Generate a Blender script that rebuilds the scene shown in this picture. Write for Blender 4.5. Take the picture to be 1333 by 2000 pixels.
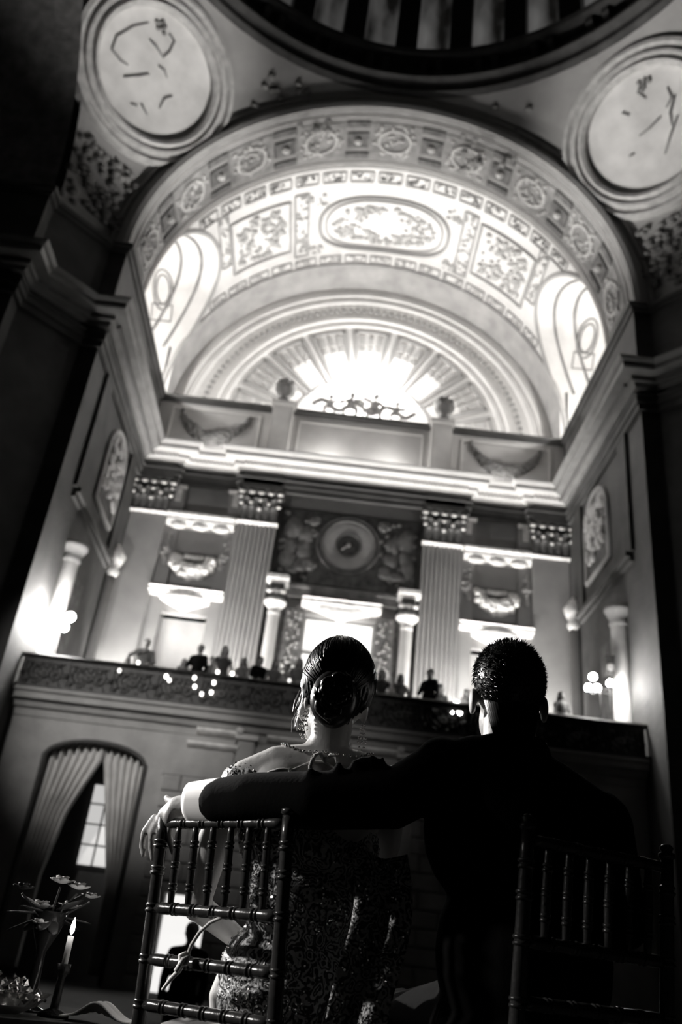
import bpy, bmesh, math, random
from mathutils import Vector, Matrix, noise
random.seed(7)
sin, cos, pi, sqrt, atan2 = math.sin, math.cos, math.pi, math.sqrt, math.atan2
scene = bpy.context.scene
COL = scene.collection
for o in list(bpy.data.objects): bpy.data.objects.remove(o)

# ------------------------------------------------------------------ camera
CAM = Vector((-0.216, 0.0, 0.60))
FPX, PITCH, YAW, ROLL = 1686.0, 0.499, -0.0071, 0.1192
cd = bpy.data.cameras.new('camera'); cam = bpy.data.objects.new('camera', cd); COL.objects.link(cam)
cd.sensor_fit = 'VERTICAL'; cd.sensor_height = 36.0; cd.sensor_width = 24.0
cd.lens = 36.0 * FPX / 2000.0
cd.clip_start = 0.05; cd.clip_end = 300
fw = Vector((sin(YAW)*cos(PITCH), cos(YAW)*cos(PITCH), sin(PITCH)))
rt = Vector((cos(YAW), -sin(YAW), 0)); up = rt.cross(fw)
r2 = rt*cos(ROLL) + up*sin(ROLL); u2 = up*cos(ROLL) - rt*sin(ROLL)
cam.matrix_world = Matrix.Translation(CAM) @ Matrix((r2, u2, -fw)).transposed().to_4x4()
cd.dof.use_dof = True; cd.dof.focus_distance = 2.25; cd.dof.aperture_fstop = 2.8
scene.camera = cam

# ------------------------------------------------------------------ world and exposure
w = bpy.data.worlds.new('World'); scene.world = w; w.use_nodes = True
w.node_tree.nodes['Background'].inputs[0].default_value = (1, .98, .96, 1)
w.node_tree.nodes['Background'].inputs[1].default_value = 0.0004
scene.view_settings.view_transform = 'Standard'; scene.view_settings.look = 'None'
scene.view_settings.exposure = 0.0; scene.view_settings.gamma = 1.0
scene.view_settings.use_curve_mapping = False

# the hall is laid out in units of 1.2 m, seen from the camera's spot
S = 1.2
def T(p): return Vector((S*p[0], S*p[1], S*p[2] - 0.216))

# ------------------------------------------------------------------ large lights
WARM = (1.0, 0.975, 0.95)
def point(name, p, e, r=0.12, hall=True):
    l = bpy.data.lights.new(name, 'POINT'); l.energy = e; l.shadow_soft_size = r; l.color = WARM
    o = bpy.data.objects.new(name, l); COL.objects.link(o); o.location = T(p) if hall else Vector(p); return o
def spot(name, p, target, e, ang, blend=.6, r=0.1, hall=True):
    l = bpy.data.lights.new(name, 'SPOT'); l.energy = e; l.shadow_soft_size = r; l.color = WARM
    l.spot_size = math.radians(ang); l.spot_blend = blend
    o = bpy.data.objects.new(name, l); COL.objects.link(o)
    a = T(p) if hall else Vector(p); b = T(target) if hall else Vector(target)
    o.location = a; o.rotation_euler = (b-a).to_track_quat('-Z', 'Y').to_euler(); return o
# floodlights standing on the attic ledge below the lunette
point('lunette_lamp', (.0, 24.28, 19.0), 1550, .12)
for sx in (-1, 1):
    point('lunette_side_lamp', (sx*3.6, 24.55, 17.62), 60, .10)
    point('bay_lamp', (sx*7.5, 21.7, 17.75), 480, .12)          # in the side recesses of the vault bay
    for x in (1.0, 4.6):                                         # unseen fill lamps added above the cornice to brighten the attic
        point('cornice_fill', (sx*x, 23.35, 15.4), 70 if x < 2 else 34, .1)
    # uplights on the gallery floor along the back wall
    for x, y, e in ((6.1, 23.1, 1500), (4.9, 22.7, 900), (3.9, 22.8, 900), (3.1, 23.05, 1700), (1.96, 23.2, 700), (.9, 22.8, 600)):
        spot('gallery_uplight', (sx*x, y, 6.0), (sx*x, 23.75, 14.6), e, 75, .8, .08)
    for x in (6.15, 3.35):                                       # small lamps at the pilaster feet
        point('pilaster_lamp', (sx*x, 23.3, 7.35), 55, .08)
    # fill spots added on the gallery to brighten the pendentive roundels
    spot('roundel_fill', (-sx*4.6, 19.3, 6.4), (sx*6.2, 15.6, 21.9), 24000, 22, 1.0, .1)
# stage spotlight from the left on the seated couple, unseen fill spots added for the wall below the gallery
spot('stage_spot', (-4.2, 5.2, 3.0), (-.30, 2.25, .98), 2400, 15, .5, .05, hall=False)
spot('side_fill', (-4.6, 2.15, 2.6), (-.52, 2.25, .84), 700, 12, .8, .08, hall=False)  # second spot added to bring out the chair rail highlights and her back
spot('wall_fill', (-9.0, 9.0, 11.0), (-5.3, 22.2, 6.2), 5200, 28, 1.0, .2, hall=False)
spot('wall_fill', (-2.0, 7.0, 12.0), (-1.5, 22.2, 5.9), 1600, 30, 1.0, .2, hall=False)

# ------------------------------------------------------------------ materials
def mat(name, g, rough=.7, var=.15, scale=3.0, bump=.0, metal=0.0, spec=.3, bscale=None, coat=0):
    m = bpy.data.materials.new(name); m.use_nodes = True
    n = m.node_tree.nodes; l = m.node_tree.links; b = n['Principled BSDF']
    b.inputs['Roughness'].default_value = rough; b.inputs['Metallic'].default_value = metal
    b.inputs['Specular IOR Level'].default_value = spec
    tc = n.new('ShaderNodeTexCoord'); nz = n.new('ShaderNodeTexNoise'); nz.inputs['Scale'].default_value = scale
    nz.inputs['Detail'].default_value = 6; l.new(tc.outputs['Object'], nz.inputs['Vector'])
    r = n.new('ShaderNodeMapRange'); r.inputs['From Min'].default_value = .3; r.inputs['From Max'].default_value = .7
    r.inputs['To Min'].default_value = g*(1-var); r.inputs['To Max'].default_value = g*(1+var)
    l.new(nz.outputs['Fac'], r.inputs['Value'])
    c = n.new('ShaderNodeCombineColor')
    for i, k in enumerate((1.0, .985, .965)):
        mu = n.new('ShaderNodeMath'); mu.operation = 'MULTIPLY'; mu.inputs[1].default_value = k
        l.new(r.outputs[0], mu.inputs[0]); l.new(mu.outputs[0], c.inputs[i])
    l.new(c.outputs[0], b.inputs['Base Color'])
    if bump:
        nb = n.new('ShaderNodeTexNoise'); nb.inputs['Scale'].default_value = bscale or scale*6; nb.inputs['Detail'].default_value = 4
        l.new(tc.outputs['Object'], nb.inputs['Vector'])
        bp = n.new('ShaderNodeBump'); bp.inputs['Strength'].default_value = bump; bp.inputs['Distance'].default_value = .05
        l.new(nb.outputs['Fac'], bp.inputs['Height']); l.new(bp.outputs[0], b.inputs['Normal'])
    if coat: b.inputs['Coat Weight'].default_value = coat
    return m
def emit(name, s, g=1.0):
    m = bpy.data.materials.new(name); m.use_nodes = True; n = m.node_tree.nodes; b = n['Principled BSDF']
    b.inputs['Base Color'].default_value = (.8, .79, .77, 1)
    b.inputs['Emission Color'].default_value = (g, g*.985, g*.965, 1); b.inputs['Emission Strength'].default_value = s
    return m
M = {
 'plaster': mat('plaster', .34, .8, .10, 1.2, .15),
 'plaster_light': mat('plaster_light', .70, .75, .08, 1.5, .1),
 'stone': mat('stone', .38, .75, .18, 1.4, .3),
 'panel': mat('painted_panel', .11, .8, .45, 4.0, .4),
 'panel_mid': mat('painted_panel_mid', .20, .8, .35, 3.0, .4),
 'relief': mat('relief', .42, .7, .2, 4, .2),
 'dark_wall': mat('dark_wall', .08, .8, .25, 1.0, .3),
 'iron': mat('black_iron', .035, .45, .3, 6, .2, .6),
 'bronze': mat('bronze', .10, .45, .5, 6, .5, .3),
 'mural': mat('mural', .62, .85, .2, .9, .0),
 'gold': mat('gilt_plaster', .85, .5, .25, 5, .3),
 'attic': mat('attic_plaster', .5, .8, .1, 1.2, .1), 'capital': mat('capital_stone', .13, .7, .3, 4, .3), 'ring': mat('ring_stone_shaded', .06, .8, .3, 2),  # ring stone is near black to carry the shade of the unlit ring
 'soffit': mat('arch_soffit_plaster', .22, .8, .15, 2, .2), 'side_cornice_shaded': mat('side_cornice_shaded', .26, .8, .15, 2, .2),  # side cornice colour darkened where the light fades along the side walls
 'carpet': mat('carpet', .05, .9, .3, 4, .3),
 'glow': emit('lamp_glow', 40), 'flame': emit('flame_glow', 14), 'pane': emit('lit_pane', .9),
 'bulb': emit('bulb_glow', 160),
}

# ------------------------------------------------------------------ mesh helpers
class MB:
    def __init__(s): s.v = []; s.f = []
    def quad(s, *p):
        i = len(s.v); s.v += [tuple(q) for q in p]; s.f.append(tuple(range(i, i+len(p))))
    def box(s, x0, x1, y0, y1, z0, z1, b=0):
        i = len(s.v)
        if b <= 0:
            s.v += [(x0,y0,z0),(x1,y0,z0),(x1,y1,z0),(x0,y1,z0),(x0,y0,z1),(x1,y0,z1),(x1,y1,z1),(x0,y1,z1)]
            s.f += [tuple(i+k for k in q) for q in ((3,2,1,0),(4,5,6,7),(0,1,5,4),(1,2,6,5),(2,3,7,6),(3,0,4,7))]
        else:                                            # bevelled in plan and at the top edges of the -Y face
            s.prismY([(x0+b,z0),(x1-b,z0),(x1,z0+b),(x1,z1-b),(x1-b,z1),(x0+b,z1),(x0,z1-b),(x0,z0+b)], y0+b, y1)
            i = len(s.v)
            a = [(x0+b,z0),(x1-b,z0),(x1,z0+b),(x1,z1-b),(x1-b,z1),(x0+b,z1),(x0,z1-b),(x0,z0+b)]
            c = [(max(x0+2*b,min(x1-2*b,x)), max(z0+2*b,min(z1-2*b,z))) for x, z in a]
            s.v += [(x,y0+b,z) for x,z in a] + [(x,y0,z) for x,z in c]
            for k in range(8): s.f.append((i+k, i+(k+1)%8, i+8+(k+1)%8, i+8+k))
            s.f.append(tuple(i+8+k for k in range(8)))
    def prismY(s, pts, y0, y1):
        i = len(s.v); n = len(pts)
        s.v += [(x,y0,z) for x,z in pts] + [(x,y1,z) for x,z in pts]
        for k in range(n): s.f.append((i+k, i+(k+1)%n, i+n+(k+1)%n, i+n+k))
        s.f.append(tuple(i+k for k in reversed(range(n)))); s.f.append(tuple(i+n+k for k in range(n)))
    def prismX(s, pts, x0, x1):
        i = len(s.v); n = len(pts)
        s.v += [(x0,y,z) for y,z in pts] + [(x1,y,z) for y,z in pts]
        for k in range(n): s.f.append((i+k, i+(k+1)%n, i+n+(k+1)%n, i+n+k))
        s.f.append(tuple(i+k for k in reversed(range(n)))); s.f.append(tuple(i+n+k for k in range(n)))
    def prismZ(s, pts, z0, z1):
        i = len(s.v); n = len(pts)
        s.v += [(x,y,z0) for x,y in pts] + [(x,y,z1) for x,y in pts]
        for k in range(n): s.f.append((i+k, i+(k+1)%n, i+n+(k+1)%n, i+n+k))
        s.f.append(tuple(i+k for k in reversed(range(n)))); s.f.append(tuple(i+n+k for k in range(n)))
    def grid(s, fn, nu, nv, cu=False, cv=False):
        i = len(s.v); 
        for a in range(nu+(0 if cu else 1)):
            for b in range(nv+(0 if cv else 1)):
                s.v.append(tuple(fn(a/nu, b/nv)))
        W_ = nv+(0 if cv else 1); H_ = nu+(0 if cu else 1)
        for a in range(nu):
            for b in range(nv):
                s.f.append((i+a*W_+b, i+((a+1)%H_)*W_+b, i+((a+1)%H_)*W_+(b+1)%W_, i+a*W_+(b+1)%W_))
    def lathe(s, prof, c=(0,0,0), n=16, sx=1, sy=1, a0=0, a1=2*pi):
        full = abs(a1-a0-2*pi) < 1e-6
        def fn(u, v):
            k = v*(len(prof)-1); k = int(round(k)); r, z = prof[k]; a = a0+(a1-a0)*u
            return (c[0]+r*cos(a)*sx, c[1]+r*sin(a)*sy, c[2]+z)
        s.grid(fn, n, len(prof)-1, cu=full)
    def tube(s, path, r, n=6, cap=True, closed=False):
        path = [Vector(p) for p in path]; m = len(path); i = len(s.v)
        rr = r if isinstance(r, (list, tuple)) else [r]*m
        up_ = None
        for k, p in enumerate(path):
            if closed: t = path[(k+1) % m]-path[k-1]
            else: t = path[min(k+1, m-1)]-path[max(k-1, 0)]
            if t.length < 1e-9: t = Vector((0,0,1))
            t.normalize()
            if up_ is None:
                up_ = Vector((0,0,1)) if abs(t.z) < .9 else Vector((1,0,0))
            a = t.cross(up_)
            if a.length < 1e-6: a = t.orthogonal()
            a.normalize(); b = a.cross(t).normalized(); up_ = b
            for q in range(n):
                th = 2*pi*q/n; s.v.append(tuple(p+a*(rr[k]*cos(th))+b*(rr[k]*sin(th))))
        for k in range(m if closed else m-1):
            for q in range(n):
                k2 = (k+1) % m
                s.f.append((i+k*n+q, i+k*n+(q+1)%n, i+k2*n+(q+1)%n, i+k2*n+q))
        if cap and not closed:
            s.f.append(tuple(i+q for q in reversed(range(n)))); s.f.append(tuple(i+(m-1)*n+q for q in range(n)))
    def ell(s, c, r, nu=10, nv=6, R=None):
        if not isinstance(r, (tuple, list)): r = (r, r, r)
        c = Vector(c)
        def fn(u, v):
            a = 2*pi*u; b = pi*(v-.5)*.999
            p = Vector((r[0]*cos(a)*cos(b), r[1]*sin(a)*cos(b), r[2]*sin(b)))
            if R is not None: p = R @ p
            return c+p
        s.grid(fn, nu, nv, cu=True)
    def arc(s, prof, a0, a1, n, zc, xc=0, closedprof=False):       # sweep (radius, y) round the vault axis
        m = len(prof)
        def fn(u, v):
            r, y = prof[int(round(v*(m if closedprof else m-1))) % m]; a = a0+(a1-a0)*u
            return (xc-r*cos(a), y, zc+r*sin(a))
        if closedprof: s.grid(fn, n, m, cv=True)
        else: s.grid(fn, n, m-1)
        if closedprof:
            s.quad(*[fn(0, k/m) for k in range(m)]); s.quad(*[fn(1, k/m) for k in reversed(range(m))])
    def sweep(s, prof, path, closed=False):                        # (offset to the right, z) along a plan path, mitred
        n = len(path); out = []
        for k in range(n):
            p = Vector(path[k]); ds = []
            if k > 0: ds.append((Vector(path[k])-Vector(path[k-1])).normalized())
            if k < n-1: ds.append((Vector(path[k+1])-Vector(path[k])).normalized())
            ns = [Vector((d.y, -d.x)) for d in ds]
            if len(ns) == 2:
                m_ = (ns[0]+ns[1]); m_ = m_/max(.25, m_.dot(ns[0])) if m_.length > 1e-6 else ns[0]
            else: m_ = ns[0]
            out.append((p, m_))
        i = len(s.v); m = len(prof)
        for p, d in out:
            for o, z in prof: s.v.append((p.x+d.x*o, p.y+d.y*o, z))
        for k in range(n-1):
            for q in range(m-1): s.f.append((i+k*m+q, i+(k+1)*m+q, i+(k+1)*m+q+1, i+k*m+q+1))
    def lump(s, c, r, R=None):
        s.ell(c, r, 7, 4, R)
    def build(s, name, m, parent=None, hall=True, smooth=False, at=None, rot=None, weld=False):
        me = bpy.data.meshes.new(name)
        if hall:
            if at is None: vs = [T(p) for p in s.v]
            else: vs = [(S*p[0], S*p[1], S*p[2]) for p in s.v]
        else: vs = s.v
        me.from_pydata([tuple(p) for p in vs], [], s.f)
        bm = bmesh.new(); bm.from_mesh(me)
        if weld: bmesh.ops.remove_doubles(bm, verts=bm.verts, dist=1e-5)
        bmesh.ops.recalc_face_normals(bm, faces=bm.faces); bm.to_mesh(me); bm.free()
        me.materials.append(M[m] if isinstance(m, str) else m)
        if smooth:
            for p in me.polygons: p.use_smooth = True
        o = bpy.data.objects.new(name, me); COL.objects.link(o)
        if at is not None: o.location = T(at) if hall else Vector(at)
        if rot: o.rotation_euler = rot
        if parent:
            o.parent = parent; o.matrix_parent_inverse = parent.matrix_basis.inverted()
        return o
def empty(name, loc, rz=0):
    o = bpy.data.objects.new(name, None); COL.objects.link(o); o.location = loc; o.rotation_euler = (0, 0, rz); o.empty_display_size = .1
    return o
def tag(o, label, cat=None, group=None, kind=None):
    o['label'] = label
    if cat: o['category'] = cat
    if group: o['group'] = group
    if kind: o['kind'] = kind
    return o
def dup(o, at, parent=None, hall=True, rz=0, sc=None):
    c = o.copy(); COL.objects.link(c); c.location = T(at) if hall else Vector(at)
    c.rotation_euler = (o.rotation_euler[0], o.rotation_euler[1], rz)
    if sc: c.scale = sc
    if parent: c.parent = parent; c.matrix_parent_inverse = parent.matrix_basis.inverted()
    else: c.parent = None
    for ch in o.children:
        d = ch.copy(); COL.objects.link(d); d.parent = c
    return c
def fluted(x0, x1, yf, z0, z1, n, d=.05, yb=None):                 # pilaster shaft with n flutes on the front
    mb = MB(); yb = yb if yb is not None else yf+.5
    pts = [(x0, yb), (x0, yf)]
    ww = (x1-x0)/(n+.4); x = x0+ww*.2
    for k in range(n):
        a = x+ww*.2; b = x+ww*.8
        for t in range(5): pts.append((a+(b-a)*t/4, yf+(d*sin(pi*t/4))))
        x += ww
    pts += [(x1, yf), (x1, yb)]
    mb.prismZ(pts, z0, z1)
    return mb

# ================================================================== THE HALL
HW, YB, ZA = 6.82, 24.0, 17.45        # half width of the bay, back wall, springing of the vault
YN, YF = 17.3, 19.5                    # near and far edge of the coffered arch
YC, AH = 8.8, 8.5                      # centre and half side of the crossing
ZG, YG = 5.56, 18.4                    # gallery floor level and front

mb = MB(); mb.box(-13, 13, -6, 25.5, -.2+.18, .18); fl = mb.build('floor', 'carpet'); tag(fl, 'dark carpeted floor of the hall', kind='structure')

# ---- walls
pathL = [(-14, 15.62), (-8.5, 15.62), (-8.5, 16.05), (-7.25, 17.3), (-HW, 17.3), (-HW, 24.0)]
pathR = [(-x, y) for x, y in reversed(pathL)]
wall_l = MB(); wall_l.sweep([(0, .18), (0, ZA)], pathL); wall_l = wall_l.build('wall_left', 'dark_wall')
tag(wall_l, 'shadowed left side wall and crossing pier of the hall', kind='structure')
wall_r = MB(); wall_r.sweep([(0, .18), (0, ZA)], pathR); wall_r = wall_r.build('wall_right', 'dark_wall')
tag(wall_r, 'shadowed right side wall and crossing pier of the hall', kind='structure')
mb = MB()
# back wall plate with three window openings
def plate(mb, xs, zs, holes, y0, y1):
    for a, b in zip(xs[:-1], xs[1:]):
        for c, d in zip(zs[:-1], zs[1:]):
            if not any(h[0] <= (a+b)/2 <= h[1] and h[2] <= (c+d)/2 <= h[3] for h in holes):
                mb.box(a, b, y0, y1, c, d)
holes = [(-5.35, -3.85, 6.2, 9.75), (3.85, 5.35, 6.2, 9.75), (-1.05, 1.05, 6.2, 10.2)]
plate(mb, [-HW, -5.35, -3.85, -1.05, 1.05, 3.85, 5.35, HW], [5.4, 6.2, 9.75, 10.2, 17.4], holes, 24.0, 24.25)
wall_b = mb.build('wall_back', 'plaster'); tag(wall_b, 'far upper wall of the hall with pilasters and cornice', kind='structure')

# entablature sweeps
BACK = [(-HW, 23.6), (-5.6, 23.6), (-5.6, 23.82), (-3.55, 23.82), (-3.55, 23.55), (3.55, 23.55), (3.55, 23.82), (5.6, 23.82), (5.6, 23.6), (HW, 23.6)]
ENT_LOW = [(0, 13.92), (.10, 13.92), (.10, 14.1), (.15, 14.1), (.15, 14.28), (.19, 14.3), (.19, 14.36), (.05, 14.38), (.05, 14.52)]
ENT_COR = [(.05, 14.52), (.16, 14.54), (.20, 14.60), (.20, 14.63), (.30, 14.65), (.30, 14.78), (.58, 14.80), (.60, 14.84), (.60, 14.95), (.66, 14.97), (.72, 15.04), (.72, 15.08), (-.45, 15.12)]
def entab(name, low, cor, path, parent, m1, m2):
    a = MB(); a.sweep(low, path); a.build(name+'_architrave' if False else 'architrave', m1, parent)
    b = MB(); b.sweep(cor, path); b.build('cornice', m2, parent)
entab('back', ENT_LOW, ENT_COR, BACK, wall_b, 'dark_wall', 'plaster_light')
PL = [(-14, 15.62), (-8.5, 15.62), (-8.5, 16.05), (-7.25, 17.3), (-HW, 17.3), (-HW, 23.6)]
PR = [(-x, y) for x, y in reversed(PL)]
entab('left', ENT_LOW, ENT_COR, PL, wall_l, 'dark_wall', 'side_cornice_shaded')
entab('right', ENT_LOW, ENT_COR, PR, wall_r, 'dark_wall', 'side_cornice_shaded')
# dentils: one small block shared by the whole row
mb = MB()
for a, b in zip(BACK[:-1], BACK[1:]):
    if abs(a[1]-b[1]) > .01: continue
    n = max(2, int(abs(b[0]-a[0])/.13))
    for k in range(n):
        x = a[0]+(b[0]-a[0])*(k+.5)/n; mb.box(x-.035, x+.035, a[1]-.38, a[1]-.28, 14.66, 14.78)
o = mb.build('dentil_row', 'plaster_light', wall_b); o['kind'] = 'stuff'
for sx, wl in ((-1, wall_l), (1, wall_r)):
    mb = MB()
    for k in range(46):
        y = 17.4+.13*k; mb.box(sx*(HW-.38), sx*(HW-.28), y-.035, y+.035, 14.66, 14.78)
    o = mb.build('dentil_row', 'plaster', wl); o['kind'] = 'stuff'
# attic cap along back and sides
ATT = [(0, 17.18), (.06, 17.2), (.10, 17.28), (.16, 17.30), (.16, 17.42), (-.9, 17.44)]
for nm, path, wl in (('b', [(-HW, 24.0), (HW, 24.0)], wall_b), ('l', PL[:-1]+[(-HW, 24.0)], wall_l), ('r', [(HW, 24.0)]+PR[1:], wall_r)):
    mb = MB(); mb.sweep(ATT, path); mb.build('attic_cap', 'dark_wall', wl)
    mb = MB(); mb.sweep([(0, 15.1), (.05, 15.1), (.05, 15.3), (0, 15.34)], path); mb.build('attic_plinth', 'plaster', wl)
mb = MB(); mb.box(-HW, HW, 23.97, 24.0, 15.12, 17.2); mb.build('attic_face', 'attic', wall_b)
# attic piers, framed panels and swags
for sx in (-1, 1):
    mb = MB(); mb.box(sx*2.66-.34, sx*2.66+.34, 23.6, 24.0, 15.1, 17.44); mb.box(sx*2.66-.4, sx*2.66+.4, 23.5, 24.0, 17.3, 17.46)
    mb.box(sx*2.66-.22, sx*2.66+.22, 23.57, 23.6, 15.5, 17.1)
    mb.build('attic_pier', 'plaster_light', wall_b)
    mb = MB(); x0, x1 = 3.35, 6.35
    for a in ((x0, x1, 16.95, 17.02), (x0, x1, 15.55, 15.62), (x0, x0+.07, 15.62, 16.95), (x1-.07, x1, 15.62, 16.95)):
        mb.box(*(sorted((sx*a[0], sx*a[1]))), 23.93, 23.98, a[2], a[3])
    mb.build('panel_frame', 'plaster_light', wall_b)
    mb = MB()
    for k in range(46):                                            # fruit swag
        t = k/45; x = 4.85+(t-.5)*2.3; z = 16.85-.95*(1-(2*t-1)**2)**.8; rr = .07+.10*(1-(2*t-1)**2)
        for q in range(3):
            mb.lump((sx*x+random.uniform(-.05, .05), 23.92-random.uniform(0, .05), z+random.uniform(-rr, rr)), (rr*.75, rr*.6, rr*.7))
    mb.build('swag', 'panel_mid', wall_b, smooth=True)
mb = MB()
for a in ((-2.1, 2.1, 16.95, 17.02), (-2.1, 2.1, 15.55, 15.62), (-2.1, -2.03, 15.62, 16.95), (2.03, 2.1, 15.62, 16.95)):
    mb.box(a[0], a[1], 23.93, 23.98, a[2], a[3])
mb.build('panel_frame', 'plaster_light', wall_b)

# ---- pilasters with leafed capitals
def capital(w2, d2, seed=1, z=0.0, h=1.0):
    rnd = random.Random(seed); mb = MB()
    mb.box(-w2*.94, w2*.94, -d2*.9, .3, 0, h*.9)
    mb.prismY([(-w2*1.12, h*.9), (w2*1.12, h*.9), (w2*1.18, h), (-w2*1.18, h)], -d2*1.45, .3)
    def leaf(x, y, z0, hh, ww):
        def fn(u, v):
            zz = z0+hh*min(u*1.15, 1)-(0.20*hh*max(0, u-.75)*2); out = .04+.30*max(0, u-.45)**1.5*hh/.5
            return (x+(v-.5)*ww*(sin(pi*min(u*.85+.12, 1))**.5), y-out-.05*cos((v-.5)*pi), zz)
        mb.grid(fn, 6, 4)
    for row, (z0, hh, n) in enumerate(((.02, .44*h, 5), (.2*h, .55*h, 4))):
        for k in range(n):
            x = (-1+2*(k+.5)/n)*w2*.95; leaf(x, -d2*.9, z0, hh, 2*w2/n*.95)
    for sx in (-1, 1):                                             # volutes
        path = []
        for k in range(26):
            a = k*.42; r = .17*h*(1-k/30); path.append((sx*(w2*1.02-.02+ -r*cos(a)*.9), -d2*1.25-.02, h*.78+r*sin(a)*.9))
        mb.tube(path, .035*h, 6)
    return mb
def capital_beads(w2, d2, h=1.0):
    mb = MB()
    for k in range(5): mb.lump(((k-2)*w2*.5, -d2*1.42, h*.90), (.10, .06, .06))
    for x, z in ((-.5, .72), (.5, .72), (-.22, .55), (.22, .55), (0, .66), (-.48, .5), (.5, .46), (0, .34)): mb.lump((x*w2*2, -d2*1.38, h*z), (.065, .05, .06))
    return mb
cap_in = capital(.60, .32).build('capital', 'capital', None, smooth=True, at=(0, 0, 0)); bead0 = capital_beads(.60, .32).build('capital_beads', 'gold', None, smooth=True, at=(0, 0, 0))
cap_in_used = False
for sx in (-1, 1):
    for xc, yf, w2, nf in ((2.87, 23.62, .59, 8), (6.24, 23.66, .56, 0)):
        if nf: mb = fluted(sx*xc-w2, sx*xc+w2, yf, ZG, 12.78, nf, .06, 24.0)
        else:
            mb = MB(); mb.box(sx*xc-w2, sx*xc+w2, yf, 24.0, ZG, 12.78)
        p = mb.build('pilaster', 'plaster', wall_b)
        mb = MB()                                                  # flanking half-pilaster set back towards the window bay
        xs = sorted((sx*(xc+(w2 if nf else -w2)), sx*(xc+(w2+.42 if nf else -w2-.42))))
        mb.box(xs[0], xs[1], yf+.16, 24.0, ZG, 12.78); mb.box(xs[0]-.0, xs[1]+.0, yf+.12, 24.0, 12.92, 13.85)
        mb.build('half_pilaster', 'plaster', p)
        mb = MB()
        mb.prismX([(yf+.1, 12.76), (yf-.02, 12.78), (yf-.09, 12.83), (yf-.02, 12.89), (yf+.1, 12.9)], sx*xc-w2-.05, sx*xc+w2+.05)
        mb.prismX([(yf+.26, 12.76), (yf+.14, 12.78), (yf+.07, 12.83), (yf+.14, 12.89), (yf+.26, 12.9)], xs[0]-.03, xs[1]+.03)
        mb.build('astragal', 'gold', p)
        for src in (cap_in, bead0):
            c = src if not cap_in_used else src.copy()
            if cap_in_used: COL.objects.link(c)
            c.location = T((sx*xc, yf+.28, 12.9)); c.parent = p; c.matrix_parent_inverse = p.matrix_basis.inverted()
        cap_in_used = True
        mb = MB()                                                  # ledge of the half capital
        mb.box(xs[0]-.04, xs[1]+.04, yf-.02, yf+.14, 13.80, 13.88); mb.box((xs[0]+xs[1])/2-.08, (xs[0]+xs[1])/2+.1, yf+.04, yf+.14, 13.35, 13.78)
        mb.build('half_capital', 'gold', p)
        mb = MB(); mb.box(sx*xc-w2-.04, sx*xc+w2+.04, yf-.22, 24, 13.93, 14.5); mb.build('frieze_block', 'dark_wall', p)

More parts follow.
